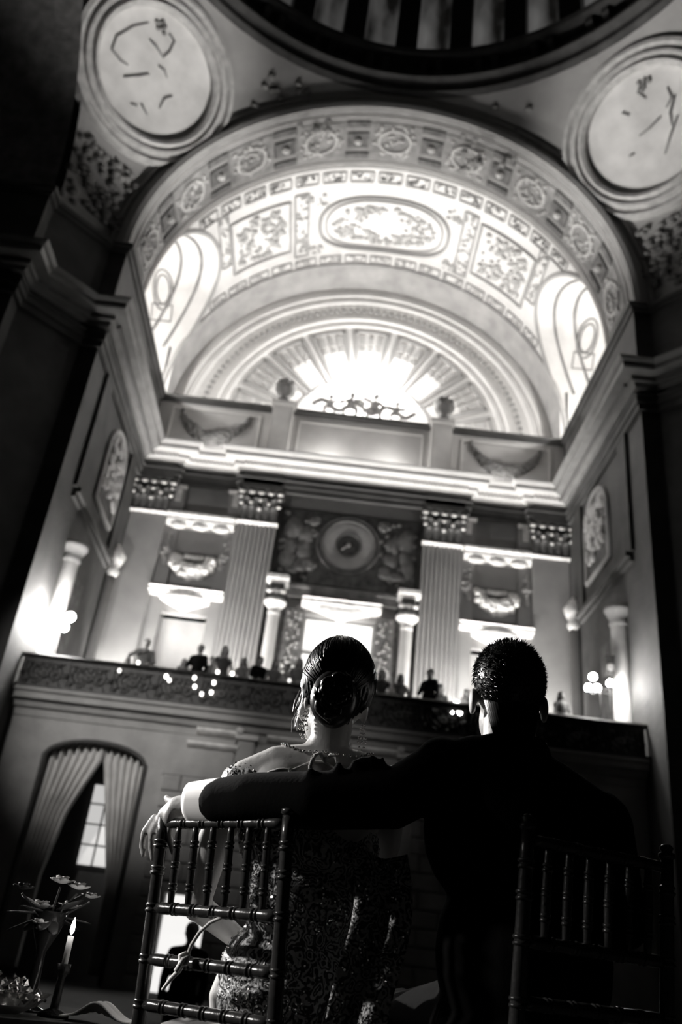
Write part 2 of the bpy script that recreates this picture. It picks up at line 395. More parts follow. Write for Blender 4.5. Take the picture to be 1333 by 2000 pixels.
# ---- window bays
def bowl(x0, x1, z, yf, drop, name, parent, m='gold'):             # cornice shelf with a shell soffit curving down under it
    mb = MB()
    mb.prismX([(24, z-.16), (yf+.10, z-.14), (yf+.04, z-.06), (yf, z-.04), (yf, z+.06), (yf-.05, z+.09), (24, z+.10)], x0, x1)
    o = mb.build('window_cornice', m, parent)
    xc, hw = (x0+x1)/2, (x1-x0)/2*.78
    mb = MB()
    def fn(u, v):
        a = pi*u; q = v*pi/2
        return (xc-hw*cos(a)*cos(q)**.8, 24-(.42*sin(a)+.02)*cos(q)**.7, z-.14-drop*sin(q)*(.35+.65*sin(a)))
    mb.grid(fn, 18, 6); mb.build('shell_soffit', m, o, smooth=True)
    return o
for sx in (-1, 1):
    bowl(min(sx*3.5, sx*5.72), max(sx*3.5, sx*5.72), 10.32, 23.62, .42, 'side', wall_b)
    xc = sx*4.6
    mb = MB()                                                      # upper hood mould with wavy underside
    x0, x1 = xc-1.04, xc+1.04
    mb.prismX([(24, 12.46), (23.74, 12.50), (23.62, 12.62), (23.60, 12.76), (23.52, 12.80), (23.52, 12.88), (24, 12.9)], x0, x1)
    for k in (-1, 0, 1): mb.lump((xc+k*.66, 23.70, 12.50), (.30, .10, .13))
    mb.build('hood_mould', 'gold', wall_b)
    mb = MB()                                                      # recessed tablet between the consoles
    for a, b in ((-1.0, -.78), (.78, 1.0)): mb.box(xc+a, xc+b, 23.86, 24, 10.6, 12.62)
    mb.box(xc-.78, xc+.78, 23.94, 24, 11.55, 12.6); mb.build('tablet', 'plaster', wall_b)
    for s2 in (-1, 1):                                             # hanging bell drops
        mb = MB()
        for k in range(12): mb.lump((xc+s2*.90+random.uniform(-.08, .08), 23.8, 12.2-k*.085+random.uniform(-.03, .03)), (.05+.006*k, .06, .05+.004*k))
        for k in range(5): mb.lump((xc+s2*.90+random.uniform(-.1, .1), 23.78, 11.62+random.uniform(-.12, .12)), (.08, .07, .07))
        mb.build('leaf_drop', 'relief', wall_b, smooth=True)
    mb = MB()                                                      # half wreath of fruit and flowers
    for k in range(120):
        t = k/119; a = pi+pi*t; r1, r2_ = random.choice(((.60, .44), (.46, .30), (.52, .36)))
        px, pz = xc+r1*cos(a)*1.02, 11.42+r2_*sin(a)*1.1
        rr = .085+.07*sin(pi*t)
        mb.lump((px+random.uniform(-.06, .06), 23.80-random.uniform(0, .12), pz+random.uniform(-.06, .06)), (rr, rr*.8, rr))
    for s2 in (-1, 1):
        for k in range(8): mb.lump((xc+s2*(.52+random.uniform(-.14, .14)), 23.8, 11.45+random.uniform(-.08, .1)), (.1, .08, .08))
    mb.tube([(xc-.30, 23.76, 11.5), (xc, 23.74, 11.47), (xc+.30, 23.76, 11.5)], .075, 8)
    mb.build('wreath', 'gold', wall_b, smooth=True)
    mb = MB()                                                      # window behind: back pane and glazing bars
    xa, xb = xc-.75, xc+.75
    mb.box(xa, xb, 24.55, 24.6, 6.2, 9.75); mb.build('window_back', 'plaster_light', wall_b)
    mb = MB()
    for a in ((xa, xb, 8.0, 8.08), (xa, xa+.08, 6.2, 9.75), (xb-.08, xb, 6.2, 9.75)): mb.box(a[0], a[1], 24.4, 24.5, a[2], a[3])
    mb.build('window_bars', 'plaster', wall_b)
    mb = MB(); 
    for a, b in ((xa-.14, xa), (xb, xb+.14)): mb.box(a, b, 23.86, 24.0, ZG, 9.8)
    mb.build('window_jamb', 'plaster', wall_b)
# centre window: shelf, lit panes, jambs with ornament
bowl(-1.18, 1.18, 10.5, 23.6, .34, 'mid', wall_b)
win = empty('window_1', T((0, 24.3, 7))); tag(win, 'bright rectangular window in the middle of the far wall', kind='structure')
for za, zb in ((9.16, 10.14), (7.6, 9.06)):
    mb = MB(); mb.box(-1.0, 1.0, 24.30, 24.33, za, zb); mb.build('pane', 'pane', win)
mb = MB()
for a in ((-1.05, 1.05, 9.06, 9.16), (-1.05, 1.05, 10.14, 10.2), (-1.05, -1.0, 7.4, 10.2), (1.0, 1.05, 7.4, 10.2)): mb.box(a[0], a[1], 24.24, 24.34, a[2], a[3])
mb.build('window_frame', 'plaster', win)
for sx in (-1, 1):
    mb = MB(); a = sorted((sx*1.07, sx*1.62)); mb.box(a[0], a[1], 23.86, 24.0, ZG, 10.3)
    j = mb.build('window_jamb', 'panel_mid', wall_b)
    mb = MB()
    for k in range(60): mb.lump((sx*1.34+random.uniform(-.2, .2), 23.85, 7.6+2.6*random.random()), (.05, .03, .06))
    mb.build('jamb_relief', 'relief', j, smooth=True)['kind'] = 'stuff'
mb = MB(); mb.box(-1.7, 1.7, 23.86, 24.0, 10.68, 10.95); mb.box(-1.75, 1.75, 23.78, 24, 10.95, 11.05); mb.build('lintel', 'panel_mid', wall_b)
# columns beside the centre window
for sx in (-1, 1):
    c = MB(); c.lathe([(.21, ZG), (.21, 6.2), (.19, 6.3), (.175, 9.98)], (sx*1.96, 23.72, 0), 16); c = c.build('column', 'plaster_light', wall_b, smooth=True)
    mb = MB(); mb.lathe([(.17, 9.9), (.2, 9.98), (.17, 10.04), (.2, 10.14), (.3, 10.24), (.34, 10.28), (.34, 10.36), (0, 10.36)], (sx*1.96, 23.7, 0), 16); mb.build('column_capital', 'gold', c, smooth=True)
    mb = MB(); mb.box(sx*1.96-.24, sx*1.96+.24, 23.5, 24, 10.36, 10.52); mb.build('column_block', 'panel_mid', c)
    mb = MB()
    for k in range(3): mb.lump((sx*1.96+(k-1)*.19, 23.46, 10.6), (.12, .07, .075))
    mb.build('column_rosettes', 'gold', c, smooth=True)
    mb = MB(); mb.box(sx*1.96-.2, sx*1.96+.2, 23.55, 24, 10.5, 10.9); mb.build('column_dado', 'panel', c)
    mb = MB(); mb.prismX([(24, 10.86), (23.5, 10.9), (23.4, 11.0), (23.4, 11.12), (24, 11.14)], sx*1.96-.33, sx*1.96+.33); mb.build('column_slab', 'gold', c)
    mb = MB()
    for a, b in ((1.62, 1.74), (2.16, 2.30)):
        q = sorted((sx*a, sx*b)); mb.box(q[0], q[1], 23.94, 24.0, ZG, 10.9)
    mb.build('dark_strip', 'panel', c)
# carved panel with roundel above the centre window
pan = MB(); pan.box(-2.2, 2.2, 23.9, 24.0, 11.14, 13.62); pan = pan.build('carved_panel', 'panel', wall_b)
mb = MB()
for r0, r1, y in ((.99, .93, 23.86), (.88, .80, 23.84), (.40, .36, 23.84)):
    mb.lathe([(r0, 0), ((r0+r1)/2, -.05), (r1, 0)], (0, 0, 0), 40)
mb.v = [(x, 23.86+z, 12.55+y) for x, y, z in mb.v]
mb.build('roundel_rings', 'panel_mid', pan, smooth=True)
mb = MB(); mb.lathe([(.80, 0), (.60, -.03), (.42, 0)], (0, 0, 0), 40); mb.v = [(x, 23.86+z, 12.55+y) for x, y, z in mb.v]; mb.build('roundel_dial', 'stone', pan, smooth=True)
mb = MB(); mb.lump((0, 23.84, 12.55), (.08, .05, .08)); mb.tube([(0, 23.82, 12.55), (-.2, 23.82, 12.35)], .03, 5); mb.build('roundel_boss', 'plaster', pan, smooth=True)
for sx in (-1, 1):                                                  # reclining carved figures, vases and scrolls each side
    mb = MB()
    for x, z, a, b in ((1.75, 12.95, .28, .5), (1.78, 12.3, .24, .3), (1.35, 12.75, .2, .4), (1.3, 12.25, .25, .3), (1.15, 11.75, .3, .2), (1.5, 11.6, .3, .15), (1.85, 11.95, .22, .35), (1.05, 13.3, .22, .18)):
        for k in range(5): mb.lump((sx*x+random.uniform(-.12, .12), 23.88, z+random.uniform(-.12, .12)), (a*.7, .08, b*.7))
    for k in range(40): mb.lump((sx*random.uniform(1.0, 2.1), 23.88, random.uniform(11.3, 13.5)), (.08, .05, .08))
    mb.build('carved_figure', 'panel_mid', pan, smooth=True)
# twin bulbs hanging in the centre window
lam = empty('window_lamp', T((.03, 23.7, 10.05))); tag(lam, 'small twin-bulb lamp hanging in the middle window of the far wall', 'lamp')
for sx in (-1, 1):
    mb = MB(); mb.ell((.03+sx*.08, 23.7, 10.08), .08, 10, 6); mb.build('bulb', 'glow', lam, smooth=True)
mb = MB(); mb.tube([(.03, 23.7, 10.1), (.03, 23.7, 10.36)], .02, 6); mb.build('rod', 'iron', lam)

# ---- lunette above the attic
YL = 25.2
lun = MB()
lun.arc([(6.82, YL), (0.01, YL)], 0, pi, 64, ZA)
ceil_l = lun.build('wall_lunette', 'plaster_light'); tag(ceil_l, 'half-round lunette wall glowing above the cornice', kind='structure')
mb = MB(); mb.arc([(7.0, 23.95), (6.86, 23.9), (6.82, 24.0), (6.82, YL)], 0, pi, 64, ZA); mb.build('lunette_reveal', 'stone', ceil_l, smooth=False)
for r, d in ((6.45, .10), (6.15, .07), (5.3, .08), (5.0, .05)):
    mb = MB(); mb.arc([(r+.09, YL), (r+.07, YL-d), (r-.03, YL-d), (r-.09, YL)], 0, pi, 64, ZA); mb.build('arc_moulding', 'plaster_light', ceil_l)
mb = MB()
n = 70
for k in range(n):                                                  # egg row between the arcs
    a = pi*(k+.5)/n; mb.ell((-5.72*cos(a), YL-.02, ZA+5.72*sin(a)), (.10, .06, .10), 6, 4)
mb.build('bead_row', 'plaster', ceil_l, smooth=True)['kind'] = 'stuff'
for k in range(9):                                                  # wedge panels radiating from the middle
    a0, a1 = pi*k/9+.04, pi*(k+1)/9-.04
    fr = MB()
    for r0, r1, b0, b1 in ((4.75, 4.66, a0, a1), (2.6, 2.5, a0, a1)):
        fr.arc([(r0, YL), (r0, YL-.05), (r1, YL-.05), (r1, YL)], b0, b1, 8, ZA)
    for b in (a0, a1):
        t = .02
        fr.arc([(4.75, YL), (4.75, YL-.05), (2.5, YL-.05), (2.5, YL)], b-t, b+t, 1, ZA)
    p = fr.build('wedge_frame', 'plaster', ceil_l)
    am = (a0+a1)/2                                                  # fret blocks at the outer end
    mb = MB()
    for q, (r0, r1) in enumerate(((4.5, 4.1), (4.0, 3.75))):
        for s2 in ((-.10, -.05), (.05, .10), (-.02, .02)):
            mb.arc([(r0, YL), (r0, YL-.05), (r1, YL-.05), (r1, YL)], am+s2[0], am+s2[1], 2, ZA)
    mb.build('fret', 'relief', p)
ld = empty('floodlight', T((0, 24.45, 17.45))); tag(ld, 'blazing floodlight on the ledge in front of the lunette', 'lamp')
mb = MB(); mb.tube([(0, 24.45, 17.45), (0, 24.45, 18.9)], .03, 6); mb.build('stand', 'iron', ld)
mb = MB(); mb.ell((0, 24.45, 19.0), .12, 12, 8); mb.build('bulb', 'bulb', ld, smooth=True)
# putti group over the middle and urns over the piers
def blob_fig(mb, x, y, z, s, seed):
    r = random.Random(seed)
    mb.ell((x, y, z+.5*s), (.16*s, .13*s, .24*s)); mb.ell((x+.03*s, y-.02, z+.86*s), .12*s)
    for sx in (-1, 1):
        mb.tube([(x+sx*.1*s, y, z+.65*s), (x+sx*.3*s, y-.05, z+.55*s+r.uniform(-.1, .15)*s), (x+sx*.45*s, y-.06, z+.62*s+r.uniform(-.2, .2)*s)], [.07*s, .06*s, .045*s], 6)
        mb.tube([(x+sx*.07*s, y, z+.35*s), (x+sx*.22*s, y-.1, z+.25*s), (x+sx*.2*s, y-.08, z)], [.09*s, .08*s, .05*s], 6)
sg = empty('putti_group', T((.0, 23.95, 17.5))); tag(sg, 'small sculpted putti with garlands on the attic ledge under the bright lunette', 'sculpture')
for i, (x, s_) in enumerate(((-1.15, .8), (-.45, 1.0), (.35, 1.05), (1.1, .8))):
    mb = MB(); blob_fig(mb, x, 23.96, 17.44, s_, i); mb.build('putto', 'relief', sg, smooth=True)
mb = MB()
for k in range(60):
    t = k/59; x = -1.7+3.4*t; mb.lump((x, 23.9, 17.75+.18*sin(t*6*pi)), (.09, .07, .08))
mb.build('garland', 'relief', sg, smooth=True)
for sx, lb in ((-1, 'left'), (1, 'right')):
    u = MB(); u.lathe([(0, 17.47), (.20, 17.47), (.20, 17.55), (.08, 17.6), (.10, 17.66), (.28, 17.78), (.36, 17.92), (.36, 18.0), (.30, 18.04), (0, 18.04)], (sx*2.68, 23.62, 0), 14)
    u = u.build('urn', 'panel_mid', None, smooth=True); tag(u, 'dark carved urn on the %s attic pier below the lunette' % lb, 'urn', 'attic urns')
    mb = MB()
    for k in range(22):
        a = k*2.4; mb.lump((sx*2.68+.25*cos(a)*(k % 3+1)/3, 23.62+.25*sin(a)*(k % 3+1)/3, 18.08+.05*(3-k % 3)), (.12, .12, .11))
    mb.build('fruit', 'panel_mid', u, smooth=True)

# ---- vault bay with side recesses
YT, RT, ZT = 21.75, 2.25, 19.45
RV = 6.95
ceil = MB()
def barrel_pt(y, a): return Vector((-RV*cos(a), y, ZA+RV*sin(a)))
def fn(u, v):
    y = YF+(YB-YF)*u; zb = ZT+sqrt(max(0, RT*RT-(y-YT)**2)); a0 = math.asin(min(1, (zb-ZA)/RV)); a = a0+(pi-2*a0)*v
    return barrel_pt(y, a)
ceil.grid(fn, 28, 60)
ceil = ceil.build('ceiling', 'plaster_light', smooth=True); tag(ceil, 'painted barrel vault, coffered arch, pendentives and dome overhead', kind='structure')
for sx in (-1, 1):
    mb = MB()
    def curve(t):
        a = pi*t; y = YT+RT*cos(a); z = ZT+RT*sin(a); return y, z
    def fn(u, v):
        y, z = curve(u); x0 = sqrt(max(0, RV*RV-(z-ZA)**2)); return (sx*(x0+(8.6-x0)*v), y, z)
    mb.grid(fn, 32, 6)
    for y, xj in ((YT-RT, 6.96), (YT+RT, 6.7)):
        mb.quad((sx*xj, y, ZA-.1), (sx*8.6, y, ZA-.1), (sx*8.6, y, ZT), (sx*xj, y, ZT))
    mb.build('side_recess', 'plaster_light', ceil, smooth=False)
    mb = MB(); mb.quad((sx*8.6, YT-RT, ZA-.1), (sx*8.6, YT+RT, ZA-.1), (sx*8.6, YT+RT, 22), (sx*8.6, YT-RT, 22)); mb.build('recess_back', 'plaster_light', ceil)
    mb = MB(); mb.quad((sx*6.7, YT-RT, ZA-.02), (sx*8.6, YT-RT, ZA-.02), (sx*8.6, YT+RT, ZA-.02), (sx*6.7, YT+RT, ZA-.02)); mb.build('recess_sill', 'stone', ceil)
    mb = MB()                                                       # raised rim round the recess mouth
    path = []
    for k in range(33):
        y, z = curve(k/32); x0 = sqrt(max(0, RV*RV-(z-ZA)**2)); path.append((sx*(x0-.03), y+.12*cos(pi*k/32), z+.12*sin(pi*k/32)))
    mb.tube(path, .10, 6); mb.build('recess_rim', 'plaster', ceil, smooth=True)
    path = []
    for k in range(33):
        y, z = curve(k/32); x0 = sqrt(max(0, RV*RV-(z-ZA)**2)); path.append((sx*(x0+.55), y-.03*cos(pi*k/32), z-.03*sin(pi*k/32)))
    mb = MB(); mb.tube(path, .045, 6); mb.tube([(x+sx*.7, y, z) for x, y, z in path], .045, 6)
    for y in (YT-RT+.03, YT+RT-.03):
        for x in (6.95, 7.6): mb.tube([(sx*x, y, ZA), (sx*x, y, ZT)], .045, 6)
    mb.build('recess_rib', 'panel_mid', ceil, smooth=True)
    mb = MB()                                                       # round and square ornaments in the recess soffit
    for (u, v, r) in ((.30, .42, .42), (.30, .42, .30)):
        pts = []
        for k in range(20):
            a = 2*pi*k/20; y, z = curve(u+.10*r/.42*cos(a)); x = 6.9+.55+r*.8*sin(a); pts.append((sx*x, y, z-.03))
        mb.tube(pts, .03, 5, closed=True)
    for u0, u1 in ((.14, .22),):
        pts = [(sx*x, curve(u)[0]-.03, curve(u)[1]) for u, x in ((u0, 7.1), (u0, 7.8), (u1, 7.8), (u1, 7.1))]
        mb.tube(pts, .03, 5, closed=True)
    mb.build('recess_ornament', 'panel_mid', ceil, smooth=True)
# painted ornament on the barrel: frames follow the curve, foliage as small relief
def bar_path(pts, off=.03): return [((-(RV-off)*cos(a)), y, ZA+(RV-off)*sin(a)) for a, y in pts]
def rect_frame(a0, a1, y0, y1, r=.05, m='plaster', name='vault_frame', n=14, parent=None):
    pts = [(a0+(a1-a0)*k/n, y0) for k in range(n)]+[(a1, y0+(y1-y0)*k/6) for k in range(6)]+[(a1+(a0-a1)*k/n, y1) for k in range(n)]+[(a0, y1+(y0-y1)*k/6) for k in range(6)]
    mb = MB(); mb.tube(bar_path(pts), r, 5, closed=True); return mb.build(name, m, parent or ceil, smooth=True)
def foliage(a0, a1, y0, y1, n, size, m, parent, oval=False, hole=0):
    mb = MB()
    for k in range(n):
        while True:
            a, y = random.uniform(a0, a1), random.uniform(y0, y1)
            uu, vv = (a-(a0+a1)/2)/((a1-a0)/2), (y-(y0+y1)/2)/((y1-y0)/2); rr = uu*uu+vv*vv
            if (not oval or rr < 1) and rr > hole: break
        p = bar_path([(a, y)], .02)[0]; s_ = size*random.uniform(.5, 1.2)
        mb.lump(p, (s_, s_*random.uniform(.5, 1.2), s_*.5))
    o = mb.build('painted_foliage', m, parent, smooth=True); o['kind'] = 'stuff'; return o
H = pi/2
ov = [(H+.335*cos(2*pi*k/48)*(1 if True else 1), 22.0+1.24*sin(2*pi*k/48)) for k in range(48)]
def sup(t, p): return math.copysign(abs(t)**p, t)
ov = [(H+.335*sup(cos(2*pi*k/56), .7), 22.0+1.2*sup(sin(2*pi*k/56), .8)) for k in range(56)]
mb = MB(); mb.tube(bar_path(ov), .07, 6, closed=True); ovo = mb.build('oval_frame', 'plaster', ceil, smooth=True)
mb = MB(); mb.tube(bar_path([(H+(a-H)*.9, 22+(y-22)*.88) for a, y in ov]), .035, 5, closed=True); mb.build('oval_bead', 'plaster', ovo, smooth=True)
foliage(H-.27, H+.27, 21.15, 22.85, 150, .12, 'relief', ovo, True, .18)
for sx in (-1, 1):
    for k, (da, wa) in enumerate(((.655, .165),)):
        a = H+sx*da; f_ = rect_frame(a-wa, a+wa, 20.7, 22.95); foliage(a-wa*.8, a+wa*.8, 20.9, 22.75, 120, .12, 'relief', f_, False, .05)
    a = H+sx*.43; f_ = rect_frame(a-.035, a+.035, 20.5, 23.3, .035); foliage(a-.03, a+.03, 20.6, 23.2, 40, .08, 'relief', f_)
    a = H+sx*.86
    f_ = rect_frame(a-.03, a+.03, 20.2, 22.4, .03, n=4); foliage(a-.025, a+.025, 20.3, 22.3, 30, .08, 'relief', f_)
    a = H+sx*.36                                                    # corner spandrels of the oval
    foliage(a-.05, a+.05, 20.65, 21.1, 14, .09, 'relief', ovo); foliage(a-.05, a+.05, 22.9, 23.3, 14, .09, 'relief', ovo)
# guilloche borders front and back of the bay
for y0, y1 in ((19.75, 20.15), (23.5, 23.85)):
    for k in range(-7, 8):
        a = H+k*.135
        if abs(k) > 6 and y0 > 21: pass
        zlim = ZT+sqrt(max(0, RT*RT-(y0-YT)**2)); 
        if ZA+RV*sin(a) < zlim+.3: continue
        f_ = rect_frame(a-.055, a+.055, y0, y1, .03, n=4, name='border_frame')
        foliage(a-.045, a+.045, y0+.06, y1-.06, 10, .07, 'panel_mid' if y0 < 21 else 'relief', f_)
# ---- coffered arch
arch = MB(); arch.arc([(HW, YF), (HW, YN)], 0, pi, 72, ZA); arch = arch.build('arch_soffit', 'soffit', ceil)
mb = MB(); mb.arc([(HW, YF), (HW+.25, YF+.01)], 0, pi, 72, ZA); mb.build('arch_edge', 'plaster', ceil)
def coffer(a0, a1, y0, y1, m, d=.06, name='coffer', n=6, parent=None):
    mb = MB(); r = HW
    mb.arc([(r+.02, y0), (r-d, y0+.02), (r-d, y1-.02), (r+.02, y1)], a0, a1, n, ZA, closedprof=True); return mb.build(name, m, parent or ceil)
for y, r in ((19.38, .07), (19.22, .05), (17.52, .05)):
    mb = MB(); mb.arc([(HW+.02, y-r), (HW-.06, y), (HW+.02, y+r)], 0, pi, 72, ZA); mb.build('arch_bead', 'plaster_light', ceil)
STEP = pi/9
for k in range(9):
    a = H+(k-4)*STEP                                                # wide painted panel between the triple bars
    p = coffer(a-.115, a+.115, 17.75, 19.05, 'panel_mid', .03)
    mb = MB()
    pts = [(a+.075*cos(2*pi*q/16), 18.4+.42*sin(2*pi*q/16)) for q in range(16)]
    mb.tube([(-(HW-.04)*cos(b), y, ZA+(HW-.04)*sin(b)) for b, y in pts], .06, 5, closed=True)
    for q in range(40):
        b, y = a+random.uniform(-.10, .10), random.uniform(17.85, 18.95)
        mb.lump((-(HW-.04)*cos(b), y, ZA+(HW-.04)*sin(b)), (.07, .07, .05))
    mb.build('coffer_relief', 'relief', p, smooth=True)
for k in range(8):
    a = H+(k-3.5)*STEP
    coffer(a-.055, a+.055, 18.86, 19.08, 'panel'); coffer(a-.055, a+.055, 17.72, 17.94, 'panel')
    q = coffer(a-.05, a+.05, 18.12, 18.68, 'panel')
    mb = MB(); mb.lump((-(HW-.1)*cos(a), 18.4, ZA+(HW-.1)*sin(a)), (.14, .14, .1)); mb.build('rosette', 'relief', q, smooth=True)
# archivolt towards the crossing
mb = MB(); mb.arc([(HW, YN+.1), (HW+.02, YN-.06), (HW+.16, YN-.12), (HW+.2, YN-.05), (HW+.42, YN-.05), (HW+.46, YN-.12), (HW+.55, YN-.12), (HW+.6, YN)], 0, pi, 72, ZA); mb.build('archivolt', 'plaster', ceil)
# ---- pendentives, roundels, dome ring
RHO = sqrt(AH*AH+7.3*7.3)
ZR = ZA+sqrt(RHO*RHO-(AH-.08)**2)
def sph(az, el): return Vector((RHO*cos(el)*cos(az), YC+RHO*cos(el)*sin(az), ZA+RHO*sin(el)))
elm = math.acos((AH-.08)/RHO)
for q in range(4):
    mb = MB()
    def fn(u, v):
        el = elm*u; r = RHO*cos(el); lim = math.acos(min(1, AH/r)) if r > AH else 0
        return sph(pi/2*q+lim+(pi/2-2*lim)*v, el)
    mb.grid(fn, 20, 20); mb.build('pendentive', 'plaster', ceil, smooth=True)
def on_sphere(az, el, r=1.0, n=40, off=.0, rr=1.0):
    c = sph(az, el); nrm = (Vector((0, YC, ZA))-c).normalized(); t = Vector((-sin(az), cos(az), 0)); b = nrm.cross(t)
    return c, nrm, t, b
for az, nm in ((pi/4, 'right'), (3*pi/4, 'left')):
    c, nrm, t, b = on_sphere(az, math.radians(27.0))
    def disc(prof, n=48):
        mb = MB()
        def fn(u, v):
            r, h = prof[int(round(v*(len(prof)-1)))]; a = 2*pi*u
            return c+t*(r*cos(a)*1.0)+b*(r*sin(a))+nrm*h
        mb.grid(fn, n, len(prof)-1, cu=True); return mb
    d = disc([(.01, .20), (1.4, .20), (1.74, .26)]).build('roundel_painting', 'mural', ceil, smooth=True)
    disc([(1.70, .20), (1.74, .40), (1.84, .46), (1.90, .34), (1.98, .34), (2.02, .44), (2.10, .44), (2.14, .34), (2.22, .34), (2.30, .44), (2.42, .42), (2.52, .15)]).build('roundel_frame', 'relief', d, smooth=False)
    mb = MB(); rnd = random.Random(3 if nm == 'left' else 5)        # low-relief figure strokes: drapery and limbs
    strokes = [[(0.83, -1.05), (1.13, -0.65), (1.37, -0.08), (1.31, 0.3), (0.98, 0.37), (0.76, 0.33)], [(0.61, -0.7), (0.35, -0.67), (0.03, -0.56)], [(0.72, 0.68), (0.42, 0.39), (0.17, 0.1)], [(0.07, -0.29), (-0.13, -0.31), (-0.3, -0.19)], [(0.22, -1.24), (0, -1.18), (-0.02, -0.83), (0.07, -0.57)], [(-0.03, 0.92), (-0.33, 1.07)], [(0.21, 1.13), (0.03, 1.06)], [(-0.52, 0.68), (-0.51, 0.34), (-0.66, 0.12)]] if nm == 'left' else [[(-0.28, -1.37), (-0.08, -1.17), (-0.24, -0.87)], [(-0.85, -0.85), (-0.88, -0.52), (-0.68, -0.32)], [(-0.98, -0.53), (-0.73, -0.13), (-0.68, 0.23)], [(0.2, 0.03), (-0.11, -0.03), (-0.48, -0.18)], [(-0.31, 0.88), (-0.57, 0.48), (-0.9, 0.04)], [(0.47, -0.86), (0.31, -0.68)], [(0.62, 0.43), (0.47, 0.44)], [(-0.36, -1.48), (-0.44, -1.22)]]
    for s_ in strokes:                                              # low-relief figure: limbs and drapery folds
        pts = [c+t*p_+b*q_+nrm*.21 for p_, q_ in s_]; n_ = len(pts)
        mb.tube(pts, [.012+.028*sin(pi*(k+.5)/n_) for k in range(n_)], 5)
    hx = (.5, -1.25) if nm == 'left' else (-.3, -1.3)
    for k in range(9): mb.ell(c+t*(hx[0]+rnd.uniform(-.16, .16))+b*(hx[1]+rnd.uniform(-.14, .18))+nrm*.21, (.07, .07, .06), 8, 5)
    mb.build('painted_figure', 'panel_mid', d, smooth=True)
    mb = MB()                                                       # painted foliage in the pendentive corners
    for s2 in (-1, 1):
        for k in range(26):
            el_ = math.radians(rnd.uniform(30, 39)); az_ = az+s2*math.radians(rnd.uniform(17, 33)); p = sph(az_, el_)
            mb.lump(p, (.13, .13, .06))
    for k in range(90):
        el_ = math.radians(rnd.uniform(2, 13)); az_ = az+math.radians(rnd.uniform(-5, 5)); mb.lump(sph(az_, el_), (.14, .14, .08))
    mb.build('pendentive_foliage', 'panel_mid', ceil, smooth=True)['kind'] = 'stuff'
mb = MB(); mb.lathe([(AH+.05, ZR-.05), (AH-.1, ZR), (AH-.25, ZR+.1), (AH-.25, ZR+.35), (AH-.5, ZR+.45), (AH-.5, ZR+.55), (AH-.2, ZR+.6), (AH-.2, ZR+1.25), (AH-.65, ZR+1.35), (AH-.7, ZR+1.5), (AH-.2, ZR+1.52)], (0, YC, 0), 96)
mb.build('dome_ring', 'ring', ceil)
NWIN = 30
br = MB()
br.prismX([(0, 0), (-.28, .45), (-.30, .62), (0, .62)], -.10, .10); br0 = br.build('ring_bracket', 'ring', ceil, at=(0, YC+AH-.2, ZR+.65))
for k in range(NWIN):
    a = pi/2+2*pi*(k+.5)/NWIN
    if sin(a) < -.2: continue
    for s2 in (-.03, .03):
        c = br0.copy(); COL.objects.link(c); c.location = T((cos(a+s2)*(AH-.2), YC+sin(a+s2)*(AH-.2), ZR+.65)); c.rotation_euler = (0, 0, a+s2-pi/2)
        c.parent = ceil; c.matrix_parent_inverse = ceil.matrix_basis.inverted()
bpy.data.objects.remove(br0)
# drum: piers between arched windows, then the dark dome
RD = AH-.35; ZD0, ZD1 = ZR+1.5, ZR+6.2
M['reflection_glow'] = emit('reflection_glow', .012)  # noise glow painted in for the dim reflections on the drum glass
nt = M['reflection_glow'].node_tree; nz = nt.nodes.new('ShaderNodeTexNoise'); nz.inputs['Scale'].default_value = 1.2; nz.inputs['Detail'].default_value = 5
rp = nt.nodes.new('ShaderNodeMapRange'); rp.inputs['From Min'].default_value = .42; rp.inputs['From Max'].default_value = .75; rp.inputs['To Max'].default_value = .10
nt.links.new(nz.outputs['Fac'], rp.inputs['Value']); nt.links.new(rp.outputs[0], nt.nodes['Principled BSDF'].inputs['Emission Strength'])
for k in range(NWIN):
    a = pi/2+2*pi*(k+.5)/NWIN
    if sin(a) < -.35: continue
    h2 = pi/NWIN
    def pt(b, r, z): return (r*cos(b), YC+r*sin(b), z)
    mb = MB(); f_ = .40*h2
    mb.quad(pt(a-h2, RD, ZD0), pt(a-h2+f_, RD, ZD0), pt(a-h2+f_, RD, ZD1), pt(a-h2, RD, ZD1)); mb.quad(pt(a+h2-f_, RD, ZD0), pt(a+h2, RD, ZD0), pt(a+h2, RD, ZD1), pt(a+h2-f_, RD, ZD1))
    mb.quad(pt(a-h2+f_, RD, ZD0), pt(a-h2+f_, RD+.4, ZD0), pt(a-h2+f_, RD+.4, ZD1), pt(a-h2+f_, RD, ZD1)); mb.quad(pt(a+h2-f_, RD, ZD0), pt(a+h2-f_, RD+.4, ZD0), pt(a+h2-f_, RD+.4, ZD1), pt(a+h2-f_, RD, ZD1))
    mb.quad(pt(a-h2+f_, RD, ZD0), pt(a+h2-f_, RD, ZD0), pt(a+h2-f_, RD, ZD0+.25), pt(a-h2+f_, RD, ZD0+.25))
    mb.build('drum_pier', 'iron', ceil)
    mb = MB(); mb.quad(pt(a-h2, RD+.4, ZD0), pt(a+h2, RD+.4, ZD0), pt(a+h2, RD+.4, ZD1), pt(a-h2, RD+.4, ZD1)); mb.build('drum_window', 'reflection_glow', ceil)
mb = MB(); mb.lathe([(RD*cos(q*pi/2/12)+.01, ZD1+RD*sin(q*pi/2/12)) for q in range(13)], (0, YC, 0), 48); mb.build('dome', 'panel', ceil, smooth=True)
# barrels of the left and right arms, and their arches
for sx in (-1, 1):
    mb = MB()
    def fn(u, v): a = pi*v; return (sx*(AH+6*u), YC-HW*cos(a), ZA+HW*sin(a))
    mb.grid(fn, 4, 36); mb.build('arm_vault', 'panel_mid', ceil, smooth=True)

